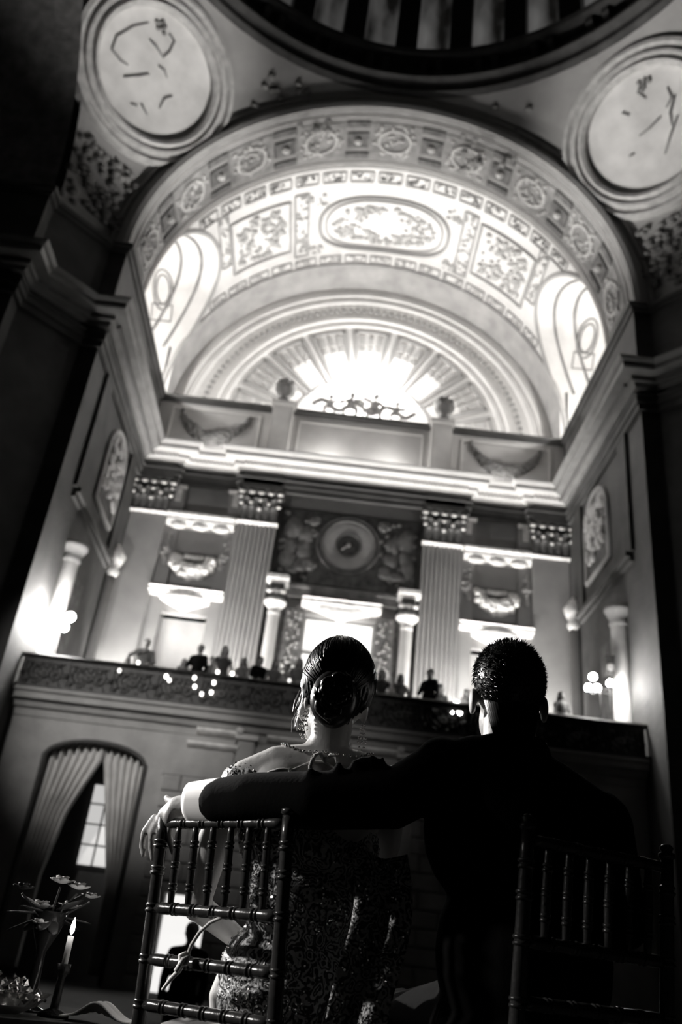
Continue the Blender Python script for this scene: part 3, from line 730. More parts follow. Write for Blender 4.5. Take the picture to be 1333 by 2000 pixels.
# ================================================================== GALLERY AND LOWER WALL
gal = MB(); gal.box(-HW, HW, YG+.05, 24.2, ZG-.22, ZG); gal = gal.build('floor_gallery', 'stone'); tag(gal, 'gallery floor slab running under the far upper wall', kind='structure')
mb = MB(); mb.prismX([(YG+.2, 4.98), (YG+.12, 5.0), (YG+.1, 5.14), (YG+.02, 5.18), (YG-.02, 5.28), (YG-.14, 5.32), (YG-.14, 5.44), (YG-.2, 5.48), (YG-.2, 5.54), (YG+.2, 5.54)], -HW-.02, HW+.02)
mb.build('gallery_fascia', 'stone', gal)
YW = 18.55
# lower wall plate with a segmental arched opening on the left and a doorway
lw = MB()
AX0, AX1, AZ, AR = -5.86, -3.74, 4.22, .42
def arch_z(x): t = (x-(AX0+AX1)/2)/((AX1-AX0)/2); return AZ+AR*sqrt(max(0, 1-t*t*.98))-0.02
holes = [(AX0, AX1, 0, AZ), (-2.85, -2.0, 0, 1.92)]
plate(lw, [-HW, AX0, AX1, -2.85, -2.0, HW], [.18, 1.92, AZ], holes, YW, YW+.35)
for k in range(24):
    x0 = AX0+(AX1-AX0)*k/24; x1 = AX0+(AX1-AX0)*(k+1)/24
    lw.prismY([(x0, arch_z(x0)), (x1, arch_z(x1)), (x1, 5.4), (x0, 5.4)], YW, YW+.35)
lw.box(-HW, AX0, YW, YW+.35, AZ, 5.4); lw.box(AX1, HW, YW, YW+.35, AZ, 5.4)
lw = lw.build('wall_lower', 'stone'); tag(lw, 'stone wall below the gallery with an arched doorway', kind='structure')
mb = MB()
path = [(AX0, YW-.02, .2)]+[(AX0+(AX1-AX0)*k/24, YW-.02, arch_z(AX0+(AX1-AX0)*k/24)) for k in range(25)]+[(AX1, YW-.02, .2)]
mb.tube(path, .05, 6); mb.build('arch_moulding', 'dark_wall', lw, smooth=True)
# stone blocks in courses, right of the arch
zc = [4.14-.335*k for k in range(12)]
for r, z in enumerate(zc):
    if z < .3: break
    x = -3.34; off = .0 if r % 2 else -.35
    xs = [-3.34]; xx = -3.34+.75+off
    while xx < 3.3: xs.append(xx); xx += .78
    xs.append(3.34)
    for a, b in zip(xs[:-1], xs[1:]):
        if z-.335 < 1.92 and a < -2.0 and b > -2.85:
            if a < -2.85-.12: b = -2.86
            elif b > -2.0+.12: a = -1.99
            else: continue
        mb = MB(); mb.box(a+.012, b-.012, YW-.08, YW+.02, z-.335+.012, z-.012, .018); mb.build('stone_block', 'stone', lw)
mb = MB(); mb.box(-3.36, -1.95, YW-.06, YW+.05, 4.14, 4.98); mb.box(-1.2, 3.36, YW-.06, YW+.05, 4.14, 4.98); mb.build('stone_frieze', 'stone', lw)
for x0, x1, z in ((-2.95, -1.88, 4.80), (-2.8, -1.86, 5.10), (-1.3, .4, 5.1), (.5, 1.6, 5.1), (1.9, 3.2, 5.1), (1.9, 3.2, 4.8)):
    mb = MB(); mb.prismX([(YW, z-.08), (YW-.12, z-.05), (YW-.18, z), (YW-.18, z+.05), (YW, z+.07)], x0, x1); mb.build('stone_ledge', 'gold', lw)
for x in (-1.72, 1.72):
    mb = MB(); mb.box(x-.18, x+.18, YW-.14, YW, 3.0, 5.0, .02); q = mb.build('wall_pilaster', 'stone', lw)
    mb = MB(); mb.box(x-.24, x+.24, YW-.2, YW, 5.0, 5.1); mb.lump((x-.16, YW-.2, 5.16), (.1, .06, .08)); mb.build('pilaster_cap', 'plaster_light', q)
# doorway: lit room behind, seen between the chair spindles
mb = MB(); mb.box(-3.0, -1.85, 19.6, 19.65, .18, 2.1); b_ = mb.build('door_1', M['pane']); tag(b_, 'brightly lit doorway at the foot of the far wall', kind='structure')
# arched opening: back wall with a tall lit window
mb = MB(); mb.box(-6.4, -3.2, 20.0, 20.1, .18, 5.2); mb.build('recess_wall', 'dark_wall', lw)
wn = empty('window_2', T((-4.6, 19.9, 2))); tag(wn, 'tall narrow lit window between the parted curtains', kind='structure')
M['dim_pane'] = emit('dim_pane', .55)
for r in range(4):
    for c_ in range(2):
        mb = MB(); x0 = -5.0+c_*.33; z0 = 2.35+r*.42; mb.box(x0, x0+.31, 19.9, 19.93, z0, z0+.40); mb.build('pane', 'dim_pane', wn)
mb = MB()
for x in (-5.03, -4.70, -4.36): mb.box(x, x+.03, 19.86, 19.94, 2.3, 4.05)
for r in range(5): mb.box(-5.03, -4.33, 19.86, 19.94, 2.33+r*.42-.015, 2.33+r*.42+.015)
mb.build('glazing_bar', 'dark_wall', wn)
# curtains
M['sheer'] = mat('sheer_curtain', .62, .9, .12, 3, .1)
def curtain(name, lab, left, right, zt, zb, npl, seed):
    rnd = random.Random(seed); ph = rnd.uniform(0, 6)
    mb = MB()
    def fn(u, v):
        z = zt(v)+(zb-zt(v))*u; l = left(z); r = right(z); x = l+(r-l)*v
        d = .06+.03*sin(v*3+ph)
        return (x, YW+.18+d*sin(v*npl*2*pi+ph+u*1.3)+.03*sin(u*7+v*4), z)
    mb.grid(fn, 26, npl*8); o = mb.build(name, 'sheer', None, smooth=True)
    sol = o.modifiers.new('thick', 'SOLIDIFY'); sol.thickness = .004
    return tag(o, lab, 'curtain', 'curtains in the arched doorway')
def lerp(z, z0, a, z1, b): t = max(0, min(1, (z-z0)/(z1-z0))); return a+(b-a)*t
xL = lambda v: AX0+.02+(-4.68-AX0)*v
xR = lambda v: -4.66+(AX1-.02+4.66)*v
curtain('curtain', 'sheer curtain swept back to the left of the arched doorway', lambda z: AX0+.02, lambda z: lerp(z, 4.3, -4.68, 3.2, -5.15)+lerp(z, 3.2, 0, 2.0, -.22), lambda v: arch_z(xL(v))-.01, .35, 7, 1)
curtain('curtain', 'sheer curtain hanging straight at the right of the arched doorway', lambda z: lerp(z, 4.3, -4.66, 1.9, -4.05), lambda z: AX1-.02, lambda v: arch_z(xR(v))-.01, .35, 6, 2)

# ---- side wall features above the gallery (both sides)
for sx, wl in ((-1, wall_l), (1, wall_r)):
    def bx(mb, x0, x1, *r): a = sorted((sx*x0, sx*x1)); mb.box(a[0], a[1], *r)
    mb = MB(); bx(mb, HW-.10, HW, 18.4, 22.6, 10.3, 10.42); bx(mb, HW-.2, HW, 18.4, 22.6, 10.42, 10.55); mb.build('string_course', 'dark_wall', wl)
    mb = MB(); mb.lathe([(.15, ZG), (.15, 10.3), (.13, 10.3)], (sx*(HW-.12), 22.95, 0), 12); c = mb.build('colonnette', 'plaster', wl, smooth=True)
    mb = MB(); mb.lathe([(.12, 10.2), (.2, 10.35), (.14, 10.45), (.2, 10.6), (.3, 10.85), (.12, 11.1), (.02, 11.25)], (sx*(HW-.16), 22.9, 0), 12); mb.build('colonnette_cap', 'gold', c, smooth=True)
    mb = MB(); mb.lathe([(.26, ZG), (.26, 6.4), (.22, 6.5), (.2, 8.95)], (sx*(HW-.15), 19.25, 0), 14); c = mb.build('wall_column', 'stone', wl, smooth=True)
    mb = MB(); mb.lathe([(.2, 8.9), (.24, 8.98), (.2, 9.05), (.3, 9.25), (.34, 9.3), (.34, 9.4), (.0, 9.4)], (sx*(HW-.15), 19.25, 0), 14); mb.build('wall_column_cap', 'plaster', c, smooth=True)
    mb = MB(); bx(mb, HW-.06, HW, 19.7, 21.0, ZG, 9.0); mb.build('dark_doorway', 'panel', wl)
    # round-headed niche with carved figures, high on the side wall
    mb = MB(); n = 14
    pts = [(19.95, 11.2), (21.85, 11.2)]+[(20.9+.95*cos(pi*k/n), 12.7+.95*sin(pi*k/n)) for k in range(n+1)]
    i0 = len(mb.v); mb.v += [(sx*(HW-.05), y, z) for y, z in pts]; mb.f.append(tuple(range(i0, i0+len(pts)))); 
    nich = mb.build('niche', 'panel', wl)
    mb = MB(); mb.tube([(sx*(HW-.05), y, z) for y, z in pts], .08, 6, closed=True); mb.build('niche_rim', 'stone', nich, smooth=True)
    mb = MB()
    for k in range(60):
        y, z = random.uniform(20.2, 21.7), random.uniform(11.7, 13.3); mb.lump((sx*(HW-.08), y, z), (.09, .15, .15))
    mb.build('niche_relief', 'stone', nich, smooth=True)
    # plain pilaster on the side wall and pier
    for y0, y1 in ((22.2, 22.75), (18.3, 18.9)):
        mb = MB(); bx(mb, HW-.1, HW, y0, y1, 10.55, 13.9); mb.build('side_pilaster', 'dark_wall', wl)

# ---- iron balustrade
bal = empty('balustrade', T((0, YG-.1, ZG-.02))); tag(bal, 'black wrought-iron balustrade with scrolls along the gallery front', 'balustrade')
YR = YG-.1
mb = MB(); mb.prismX([(YR+.07, 6.22), (YR-.07, 6.22), (YR-.09, 6.26), (YR-.06, 6.30), (YR+.06, 6.30), (YR+.09, 6.26)], -HW+.01, HW-.01); mb.build('top_rail', 'iron', bal)
mb = MB(); mb.box(-HW+.01, HW-.01, YR-.04, YR+.04, 5.55, 5.62); mb.build('bottom_rail', 'iron', bal)
NP = 14; PW = 2*(HW-.1)/NP
def scroll_mesh():
    mb = MB()
    for s2 in (-1, 1):
        path = []
        for k in range(34):
            a = k*.36; r = .20*(1-k/36)+.015; path.append((s2*(.20-r*cos(a)*.95), 0, .30+r*sin(a)*1.12))
        mb.tube(path, .016, 5)
        mb.tube([(s2*.38, 0, .02), (s2*.30, 0, .15), (s2*.4, 0, .3), (s2*.3, 0, .42), (s2*.38, 0, .52)], .013, 5)
    return mb
def leaf_mesh():
    mb = MB()
    for k in range(8):
        a = k*pi/4; mb.lump((.06*cos(a), -.01, .27+.06*sin(a)), (.045, .02, .045))
    for s2 in (-1, 1):
        for k in range(9): mb.lump((s2*random.uniform(.08, .4), -.01, .04+.46*random.random()), (.035, .015, .05))
    return mb
sc0 = rs0 = None
for k in range(NP):
    x = -HW+.1+PW*(k+.5)
    pm = MB(); pm.box(-PW/2+.03, -PW/2+.05, -.02, .02, 0, .61); pm.box(PW/2-.05, PW/2-.03, -.02, .02, 0, .61); pm.box(-PW/2+.03, PW/2-.03, -.015, .015, .50, .61); pm.box(-PW/2+.03, PW/2-.03, .02, .03, 0, .61)
    if k == 0: p0 = pm.build('iron_panel', 'iron', bal, at=(x, YR, 5.61)); p = p0
    else:
        p = p0.copy(); COL.objects.link(p); p.location = T((x, YR, 5.61)); p.parent = bal; p.matrix_parent_inverse = bal.matrix_basis.inverted()
    if k == 0:
        sc0 = scroll_mesh().build('scroll', 'iron', p, at=(x, YR, 5.61), smooth=True); rs0 = leaf_mesh().build('leaf_rosette', 'bronze', p, at=(x, YR, 5.61), smooth=True); rs0['kind'] = 'stuff'
    else:
        for q in (sc0, rs0):
            c = q.copy(); COL.objects.link(c); c.location = T((x, YR, 5.61)); c.parent = p; c.matrix_parent_inverse = p.matrix_basis.inverted()
po0 = None
for k in range(NP+1):
    x = -HW+.1+PW*k
    if po0 is None:
        mb = MB(); mb.box(-.035, .035, -.035, .035, -.05, .62); mb.ell((0, -.03, .25), (.05, .04, .07)); po0 = mb.build('baluster_post', 'iron', bal, at=(x, YR, 5.61))
    else:
        c = po0.copy(); COL.objects.link(c); c.location = T((x, YR, 5.61)); c.parent = bal; c.matrix_parent_inverse = bal.matrix_basis.inverted()

# ---- globe candelabra at both ends of the gallery
def candelabra(base, globes, lab, energy, rad=.10, lit='bulb'):
    t = empty('candelabra', Vector(base)); tag(t, lab, 'lamp', 'gallery candelabra')
    b = Vector(base); cx = sum(g[0] for g in globes)/len(globes); cy = sum(g[1] for g in globes)/len(globes); topz = max(g[2] for g in globes)
    mb = MB(); mb.lathe([(0, 0), (.12, 0), (.12, .05), (.05, .1), (.035, .3), (.06, .36), (.03, .42), (.025, topz-b.z-.25)], b, 10); mb.build('stem', 'iron', t, hall=False, smooth=True)
    for g in globes:
        mb = MB(); g = Vector(g); root = Vector((b.x, b.y, min(topz-.3, g.z-.1)))
        mid = (root+g)/2-Vector((0, 0, .1)); mb.tube([root, mid, g-Vector((0, 0, .12))], .014, 6); mb.lathe([(.0, -.13), (.05, -.12), (.05, -.09), (0, -.09)], g, 8)
        mb.build('arm', 'iron', t, hall=False)
        mb = MB(); mb.ell(g, rad, 12, 8); mb.build('globe', lit, t, hall=False, smooth=True)
    l = point('candelabra_light', (cx, cy-.25, topz+.05), energy, .12, hall=False)
    return t
candelabra((-7.58, 22.40, 6.46), [(-7.80, 22.35, 8.30), (-7.35, 22.35, 8.58), (-7.45, 22.35, 8.28), (-7.98, 22.35, 8.18), (-7.62, 22.35, 8.50), (-7.70, 22.35, 8.12)], 'five-armed globe candelabra blazing at the left end of the gallery', 170, .13)
candelabra((7.15, 22.40, 6.46), [(6.95, 22.35, 8.62), (6.82, 22.35, 8.30), (7.05, 22.35, 8.32), (7.42, 22.35, 8.50), (7.68, 22.35, 8.34)], 'globe candelabra at the right end of the gallery', 60)
candelabra((3.22, 22.12, 6.46), [(3.08, 22.1, 7.24), (3.22, 22.05, 7.36), (3.38, 22.1, 7.26), (3.12, 22.05, 7.08), (3.3, 22.02, 7.10)], 'small cluster of candle globes on the rail beside the groom', 8, .075, 'glow')
# tea lights hung along the balustrade
M['glass'] = mat('cup_glass', .8, .1, .05, 2); M['glass'].node_tree.nodes['Principled BSDF'].inputs['Transmission Weight'].default_value = .9
TL = [(-5.58, 7.05, 'fixed low at the left end of the iron balustrade', 5), (-5.17, 7.46, 'on the rail in front of the tallest guest', 6), (-4.36, 7.04, 'large and bright on the balustrade right of the tallest guest', 14), (-4.26, 6.95, 'tucked beside the large bright one on the balustrade', 8), (-3.63, 7.09, 'upper of the near pair under the dark-suited guest', 12), (-3.58, 6.86, 'lower of the near pair under the dark-suited guest', 14),
      (-3.37, 6.69, 'small and alone near the foot of the balustrade', 8), (-3.11, 7.02, 'upper of the pair under the long-haired woman', 14), (-3.13, 6.76, 'lower of the pair under the long-haired woman', 14), (-3.08, 7.52, 'on the rail left of the long-haired woman', 9), (-2.69, 7.45, 'on the rail right of the long-haired woman', 14), (-1.19, 7.55, 'on the rail between two guests left of the bride', 3)]
for x, z, where, e in TL:
    onrail = z > 7.3
    y = T((0, YR, 0)).y-(0 if onrail else .10); z = 7.345 if onrail else z
    t = empty('tea_light', (x, y, z)); tag(t, 'glowing glass tea light '+where, 'candle', 'tea lights along the gallery')
    mb = MB(); mb.lathe([(0, 0), (.045, 0), (.055, .06), (.06, .12), (.055, .12), (.05, .06), (.04, .01), (0, .01)], (x, y, z), 12); mb.build('glass_cup', 'glass', t, hall=False, smooth=True)
    mb = MB(); mb.ell((x, y, z+.06), (.04, .04, .05), 10, 6); mb.build('flame', emit('tea_flame', e*1.0), t, hall=False, smooth=True)
    if not onrail:
        mb = MB(); mb.tube([(x, y+.12, z+.1), (x, y+.03, z+.1), (x, y+.055, z+.06)], .006, 5); mb.build('hook', 'iron', t, hall=False)
# loudspeaker on a stand by the right pier
ls = empty('loudspeaker', (7.52, 22.75, 6.46)); tag(ls, 'black loudspeaker on a pole by the right pier of the gallery', 'loudspeaker')
mb = MB(); mb.prismZ([(7.36, 22.9), (7.40, 22.6), (7.66, 22.58), (7.72, 22.9)], 8.85, 9.4); mb.build('cabinet', 'iron', ls, hall=False)
mb = MB(); mb.tube([(7.53, 22.75, 6.64), (7.53, 22.75, 8.86)], .02, 8); mb.build('pole', 'iron', ls, hall=False)
for k in range(3):
    a = 2*pi*k/3+.4; mb = MB(); mb.tube([(7.53, 22.75, 7.1), (7.53+.25*cos(a), 22.75+.25*sin(a), 6.46)], .012, 6); mb.build('leg', 'iron', ls, hall=False)
mb = MB(); mb.lathe([(0, 0), (.09, -.01), (.11, 0)], (0, 0, 0), 16); mb.v = [(7.53+x, 22.585+z, 9.05+y) for x, y, z in mb.v]; mb.build('speaker_cone', 'panel', ls, hall=False)

# ================================================================== PEOPLE
def remesh(mb, name, m, parent=None, vox=.008, sm=4, hall=False, post=None):
    o = mb.build(name, m, None, hall=False)
    r = o.modifiers.new('r', 'REMESH'); r.mode = 'VOXEL'; r.voxel_size = vox
    if sm: s_ = o.modifiers.new('s', 'SMOOTH'); s_.iterations = sm; s_.factor = .5
    bpy.context.view_layer.update()
    me = bpy.data.meshes.new_from_object(o.evaluated_get(bpy.context.evaluated_depsgraph_get()))
    o.modifiers.clear(); old = o.data; o.data = me; bpy.data.meshes.remove(old)
    for p in me.polygons: p.use_smooth = True
    if not me.materials: me.materials.append(M[m] if isinstance(m, str) else m)
    if parent: o.parent = parent; o.matrix_parent_inverse = parent.matrix_basis.inverted()
    return o
def limb(mb, pts, rr, n=10):
    mb.tube(pts, list(rr), n)
    for p, r in zip(pts, rr): mb.ell(p, r*.99, n, 6)
M['skin'] = mat('skin', .42, .5, .06, 8, .05, spec=.4)
M['skin_far'] = mat('skin_far', .25, .6, .06, 8)
M['suit'] = mat('black_suit', .005, .95, .2, 20, .05, spec=.05)
M['cloth_dark'] = mat('dark_cloth', .04, .8, .2, 8)
M['cloth_mid'] = mat('mid_cloth', .14, .8, .2, 8)
M['cloth_light'] = mat('light_cloth', .35, .8, .2, 8)
M['hair_far'] = mat('far_hair', .02, .5, .2, 8)
M['white_shirt'] = mat('white_shirt', .82, .7, .03, 5)
def figure(h, dress, cm, hairlen, armpose, seed=0):
    """standing guest facing -Y, feet at the origin; returns (body, clothing, hair) meshes as objects"""
    k = h/1.75; rnd = random.Random(seed)
    b = MB(); P = lambda x, y, z: Vector((x*k, y*k, z*k))
    b.ell(P(0, -.01, 1.63), (.078*k, .095*k, .12*k), 14, 10); b.ell(P(0, -.10, 1.61), (.015*k, .02*k, .025*k), 6, 4)
    for s_ in (-1, 1): b.ell(P(s_*.08, 0, 1.62), (.012*k, .02*k, .03*k), 6, 4)
    limb(b, [P(0, .01, 1.54), P(0, .01, 1.42)], [.055*k, .06*k])
    sw = .17 if dress else .20
    limb(b, [P(-sw*.85, .01, 1.40), P(0, .01, 1.43), P(sw*.85, .01, 1.40)], [.06*k, .08*k, .06*k])
    b.ell(P(0, 0, 1.25), (sw*.9*k, .11*k, .2*k)); b.ell(P(0, 0, 1.0), (.155*k, .11*k, .17*k))
    hands = []
    for s_, ap in zip((-1, 1), armpose):
        sh = P(s_*sw, .01, 1.39)
        if ap == 'down': el, wr = P(s_*(sw+.05), .02, 1.11), P(s_*(sw+.05), -.06, .87)
        elif ap == 'rail': el, wr = P(s_*(sw+.07), -.06, 1.13), P(s_*.12, -.26, 1.02)
        else: el, wr = P(s_*(sw+.18), -.05, 1.22), P(s_*.10, -.16, 1.34)
        limb(b, [sh, el, wr], [.05*k, .04*k, .028*k], 8); d = (wr-el).normalized()
        b.ell(wr+d*.06*k, (.03*k, .025*k, .05*k), 8, 5)
        for f in range(4): limb(b, [wr+d*.08*k+Vector(((f-1.5)*.018*k, 0, 0)), wr+d*.15*k+Vector(((f-1.5)*.02*k, -.01, 0))], [.010*k, .008*k], 6)
        hands.append((sh, el, wr))
    for s_ in (-1, 1): limb(b, [P(s_*.09, 0, .92), P(s_*.1, -.01, .5), P(s_*.1, .02, .09)], [.085*k, .06*k, .04*k], 8); b.ell(P(s_*.1, -.06, .04), (.045*k, .12*k, .04*k))
    body = remesh(b, 'person', 'skin_far', None, .017, 3)
    c = MB()
    c.ell(P(0, 0, 1.25), (sw*1.0*k, .13*k, .22*k)); c.ell(P(0, 0, 1.0), (.17*k, .13*k, .2*k))
    if dress:
        limb(c, [P(0, 0, .95), P(0, 0, .55), P(0, 0, .12)], [.17*k, .23*k, .30*k], 14)
        for (sh, el, wr) in hands: limb(c, [sh, sh+(el-sh)*.35], [.062*k, .055*k], 8)
    else:
        limb(c, [P(-sw*.9, .01, 1.39), P(0, .015, 1.41), P(sw*.9, .01, 1.39)], [.075*k, .09*k, .075*k])
        for (sh, el, wr) in hands: limb(c, [sh, el, wr-(wr-el)*.08], [.066*k, .056*k, .042*k], 8)
        limb(c, [P(0, 0, 1.05), P(0, 0, .82)], [.17*k, .17*k], 12)
        for s_ in (-1, 1): limb(c, [P(s_*.09, 0, .9), P(s_*.1, 0, .5), P(s_*.1, .02, .1)], [.11*k, .085*k, .075*k], 8)
    cl = remesh(c, 'dress' if dress else 'suit', cm, body, .02, 3)
    hm = MB(); hm.ell(P(0, .02, 1.665), (.092*k, .105*k, .105*k), 14, 8)
    if hairlen: limb(hm, [P(0, .07, 1.62), P(0, .09, 1.5), P(.01, .10, 1.62-hairlen)], [.085*k, .095*k, .05*k], 10); limb(hm, [P(.07, .02, 1.63), P(.085, .03, 1.45)], [.04*k, .03*k], 8); limb(hm, [P(-.07, .02, 1.63), P(-.085, .03, 1.45)], [.04*k, .03*k], 8)
    hr = remesh(hm, 'hair', 'hair_far', body, .016, 2)
    return body
G = ZG*S-.216
def place(b, x, y, z, rz, lab, group='guests on the gallery', first=False, sc=1.0):
    o = b
    if not first:
        o = b.copy(); COL.objects.link(o)
        for ch in b.children:
            c = ch.copy(); COL.objects.link(c); c.parent = o
    o.location = (x, y, z); o.rotation_euler = (0, 0, rz); o.scale = (sc, sc, sc)
    tag(o, lab, 'person', group); return o
man = figure(1.80, False, 'suit', 0, ('rail', 'down'), 1)
woman = figure(1.66, True, 'cloth_mid', .30, ('rail', 'rail'), 2)
womanl = figure(1.64, True, 'cloth_light', .0, ('rail', 'up'), 3)
manl = figure(1.76, False, 'cloth_mid', 0, ('up', 'rail'), 4)
womand = figure(1.70, True, 'cloth_dark', .42, ('down', 'rail'), 5)
kid = figure(1.36, True, 'cloth_mid', .2, ('rail', 'rail'), 6)
YP = 22.42
place(manl, -5.15, YP, G, .3, 'broad guest in grey standing tallest at the left end of the gallery', first=True, sc=1.01)
place(kid, -5.66, YP+.35, G, -.2, 'short guest half hidden by the bright pilaster at the far left of the gallery', first=True)
place(kid, -4.06, YP, G, .5, 'short woman left of the dark-suited man on the gallery')
place(man, -3.70, YP, G, -.3, 'man in a black suit standing left among the gallery guests', first=True)
place(womanl, -3.38, YP+.42, G, .6, 'woman in a pale dress beside the dark-suited man on the gallery', first=True)
place(womand, -3.03, YP, G, .4, 'long-haired woman in a dark dress, tall among the gallery guests', first=True, sc=1.08)
place(woman, -2.49, YP, G, -.4, 'woman leaning on the rail right of the bright uplight', first=True, sc=.95)
place(man, -2.04, YP, G, .5, 'man in black leaning beside the left inner pilaster', sc=.92)
place(woman, -1.64, YP, G, .2, 'woman in front of the left column of the middle window', sc=.97)
place(womanl, -1.34, YP+.45, G, -.5, 'pale-dressed guest left of the middle window', sc=1.04)
place(woman, -1.0, YP, G, -.2, 'woman on the gallery just left of the bride\'s head', sc=1.05)
place(womand, 1.25, YP, G, .1, 'dark-haired guest just right of the bride\'s head', sc=1.0)
place(woman, 1.76, YP, G, .3, 'woman by the right column of the middle window', sc=.98)
place(man, 2.53, YP, G, -.8, 'tall man in black standing alone before the right inner pilaster', sc=1.04)
place(womand, 2.90, YP+.40, G, .3, 'woman with dark hair beside the tall man at right', sc=.95)
place(kid, 3.55, YP, G, .3, 'short guest half hidden behind the groom\'s left ear', sc=1.05)
place(woman, 6.09, YP, G, .2, 'woman on the gallery just right of the groom\'s head', sc=1.0)

# ---- silhouetted guest far across the floor, before the lit doorway
sg2 = figure(1.72, False, 'suit', 0, ('down', 'down'), 9)
# ================================================================== FOREGROUND: CHAIRS
M['chair'] = mat('chair_lacquer', .055, .24, .25, 12, .05, .35, spec=.6)
def chiavari(cx, cy, th, lab):
    """bamboo-turned banquet chair; back centre at (cx, cy), sitter faces (sin th, cos th)"""
    t = empty('banquet_chair', (cx, cy, 0)); tag(t, lab, 'chair', 'banquet chairs of the couple')
    R_ = Vector((cos(th), -sin(th), 0)); F_ = Vector((sin(th), cos(th), 0)); O = Vector((cx, cy, 0))
    def W(x, y, z): return O+R_*x+F_*y+Vector((0, 0, z))
    def lean(z): return -.10*(z-.45)*(1 if z > .45 else .3)
    HWD = .195
    def ring(path_pt, d, r, w_=.006):
        mb = MB()
        for s_ in (-1, 1):
            c = path_pt+d*(s_*w_); mb.tube([c-d*w_*.8, c-d*w_*.3, c+d*w_*.3, c+d*w_*.8], [r*.93, r*1.12, r*1.12, r*.93], 12)
        return mb
    zs = [.92, .717, .608, .515]
    for s_ in (-1, 1):
        pts = [W(s_*HWD, lean(z)+(-.04 if z < .1 else 0), z) for z in (0, .2, .45, .6, .75, .88, .925)]
        mb = MB(); mb.tube(pts, [.012, .015, .017, .016, .015, .0145, .014], 12); p = mb.build('back_post', 'chair', t, hall=False, smooth=True)
        if not (s_ < 0 and cx < 0):                                             # the far left finial is under the hand
            mb = MB(); top = pts[-1]; mb.lathe([(.014, 0), (.019, .004), (.019, .012), (.012, .016), (.016, .024), (.010, .032), (0, .034)], top, 12); mb.build('finial', 'chair', p, hall=False, smooth=True)
        for z in zs[1:]+[.80, .86]:
            a = W(s_*HWD, lean(z), z); ring(a, Vector((0, 0, 1)), .0165).build('turned_ring', 'chair', p, hall=False, smooth=True)
    for i, z in enumerate(zs):
        z_ = z-.012 if i == 0 else z
        a, b = W(-HWD+.012, lean(z_), z_), W(HWD-.012, lean(z_), z_); r = .0115 if i == 0 else .0125
        n = 18; pts = [a+(b-a)*(k/n) for k in range(n+1)]
        mb = MB(); mb.tube(pts, [r*(.88+.22*abs(sin(pi*k*6/n))) for k in range(n+1)], 12); p = mb.build('back_rail', 'chair', t, hall=False, smooth=True)
        for k in range(1, 6): ring(a+(b-a)*(k/6), (b-a).normalized(), r*1.05).build('turned_ring', 'chair', p, hall=False, smooth=True)
    for k in range(1, 7):
        x = -HWD+2*HWD*k/7
        a, b = W(x, lean(.717), .717), W(x, lean(.908), .908)
        pts = [a+(b-a)*(q/8) for q in range(9)]
        mb = MB(); mb.tube(pts, [.007+.003*sin(pi*q/8) for q in range(9)], 10); p = mb.build('spindle', 'chair', t, hall=False, smooth=True)
        for q in (.25, .5, .75): ring(a+(b-a)*q, (b-a).normalized(), .0102, .005).build('turned_ring', 'chair', p, hall=False, smooth=True)
    mb = MB(); mb.prismZ([tuple(W(x, y, 0)[:2]) for x, y in ((-.19, .0), (.19, .0), (.205, .38), (-.205, .38))], .43, .45); mb.build('seat', 'chair', t, hall=False)
    mb = MB()
    def fn(u, v):
        x, y = (u-.5)*.37, .01+v*.36; e = min(u, 1-u, v, 1-v); return W(x, y, .45+.05*min(1, e*6)**.5)
    mb.grid(fn, 14, 14); mb.build('cushion', 'white_shirt' if False else 'cloth_mid', t, hall=False, smooth=True)
    for s_ in (-1, 1):
        mb = MB(); mb.tube([W(s_*.195, .36, .44), W(s_*.2, .37, .2), W(s_*.2, .375, 0)], [.015, .014, .011], 10); mb.build('front_leg', 'chair', t, hall=False, smooth=True)
        for z in (.16, .28):
            mb = MB(); mb.tube([W(s_*.195, -.0, z), W(s_*.198, .37, z)], .009, 8); mb.build('stretcher', 'chair', t, hall=False, smooth=True)
    for y in (.0, .37):
        mb = MB(); mb.tube([W(-.195, y, .22), W(.195, y, .22)], .009, 8); mb.build('stretcher', 'chair', t, hall=False, smooth=True)
    return t, W
chairB, WB = chiavari(-.396, 2.21, .632, 'turned banquet chair holding the bride, with the groom\'s hand on its corner')
chairG, WG = chiavari(.397, 2.01, -.43, 'turned banquet chair behind the groom, almost lost in the dark')

# ================================================================== BRIDE
HB = Vector((-.185, 2.25, 1.268))
b = MB()
RZ = Matrix.Rotation(.38, 3, 'Z')
b.ell(HB+Vector((0, .01, .02)), (.082, .098, .105), 24, 16)
b.ell(HB+RZ @ Vector((0, .045, -.06)), (.062, .062, .075), 18, 12)                # jaw
b.ell(HB+RZ @ Vector((0, .108, -.02)), (.013, .02, .026), 8, 6)                   # nose
b.ell(HB+RZ @ Vector((0, .098, -.075)), (.024, .012, .010), 8, 5)                 # mouth
for s_ in (-1, 1):
    b.ell(HB+RZ @ Vector((s_*.032, .092, .008)), (.016, .012, .010), 8, 5); b.ell(HB+RZ @ Vector((s_*.050, .07, -.035)), (.03, .03, .03), 8, 6)
    b.ell(HB+RZ @ Vector((s_*.083, -.005, -.025)), (.010, .020, .032), 8, 6)
NB = Vector((-.195, 2.235, 1.09))
limb(b, [HB+Vector((-.004, -.02, -.07)), Vector((-.19, 2.235, 1.15)), NB+Vector((0, .01, .02))], [.056, .052, .066], 14)
SL, SR = Vector((-.392, 2.235, 1.022)), Vector((-.040, 2.255, 1.045))
limb(b, [SL, Vector((-.315, 2.23, 1.062)), NB+Vector((-.005, 0, -.02)), Vector((-.105, 2.24, 1.075)), SR], [.052, .056, .070, .056, .050], 14)
b.ell((-.212, 2.25, .98), (.175, .098, .13), 20, 12)
for s_ in (-1, 1): b.ell((-.212+s_*.085, 2.185, .985), (.075, .045, .09), 14, 8)  # shoulder blades
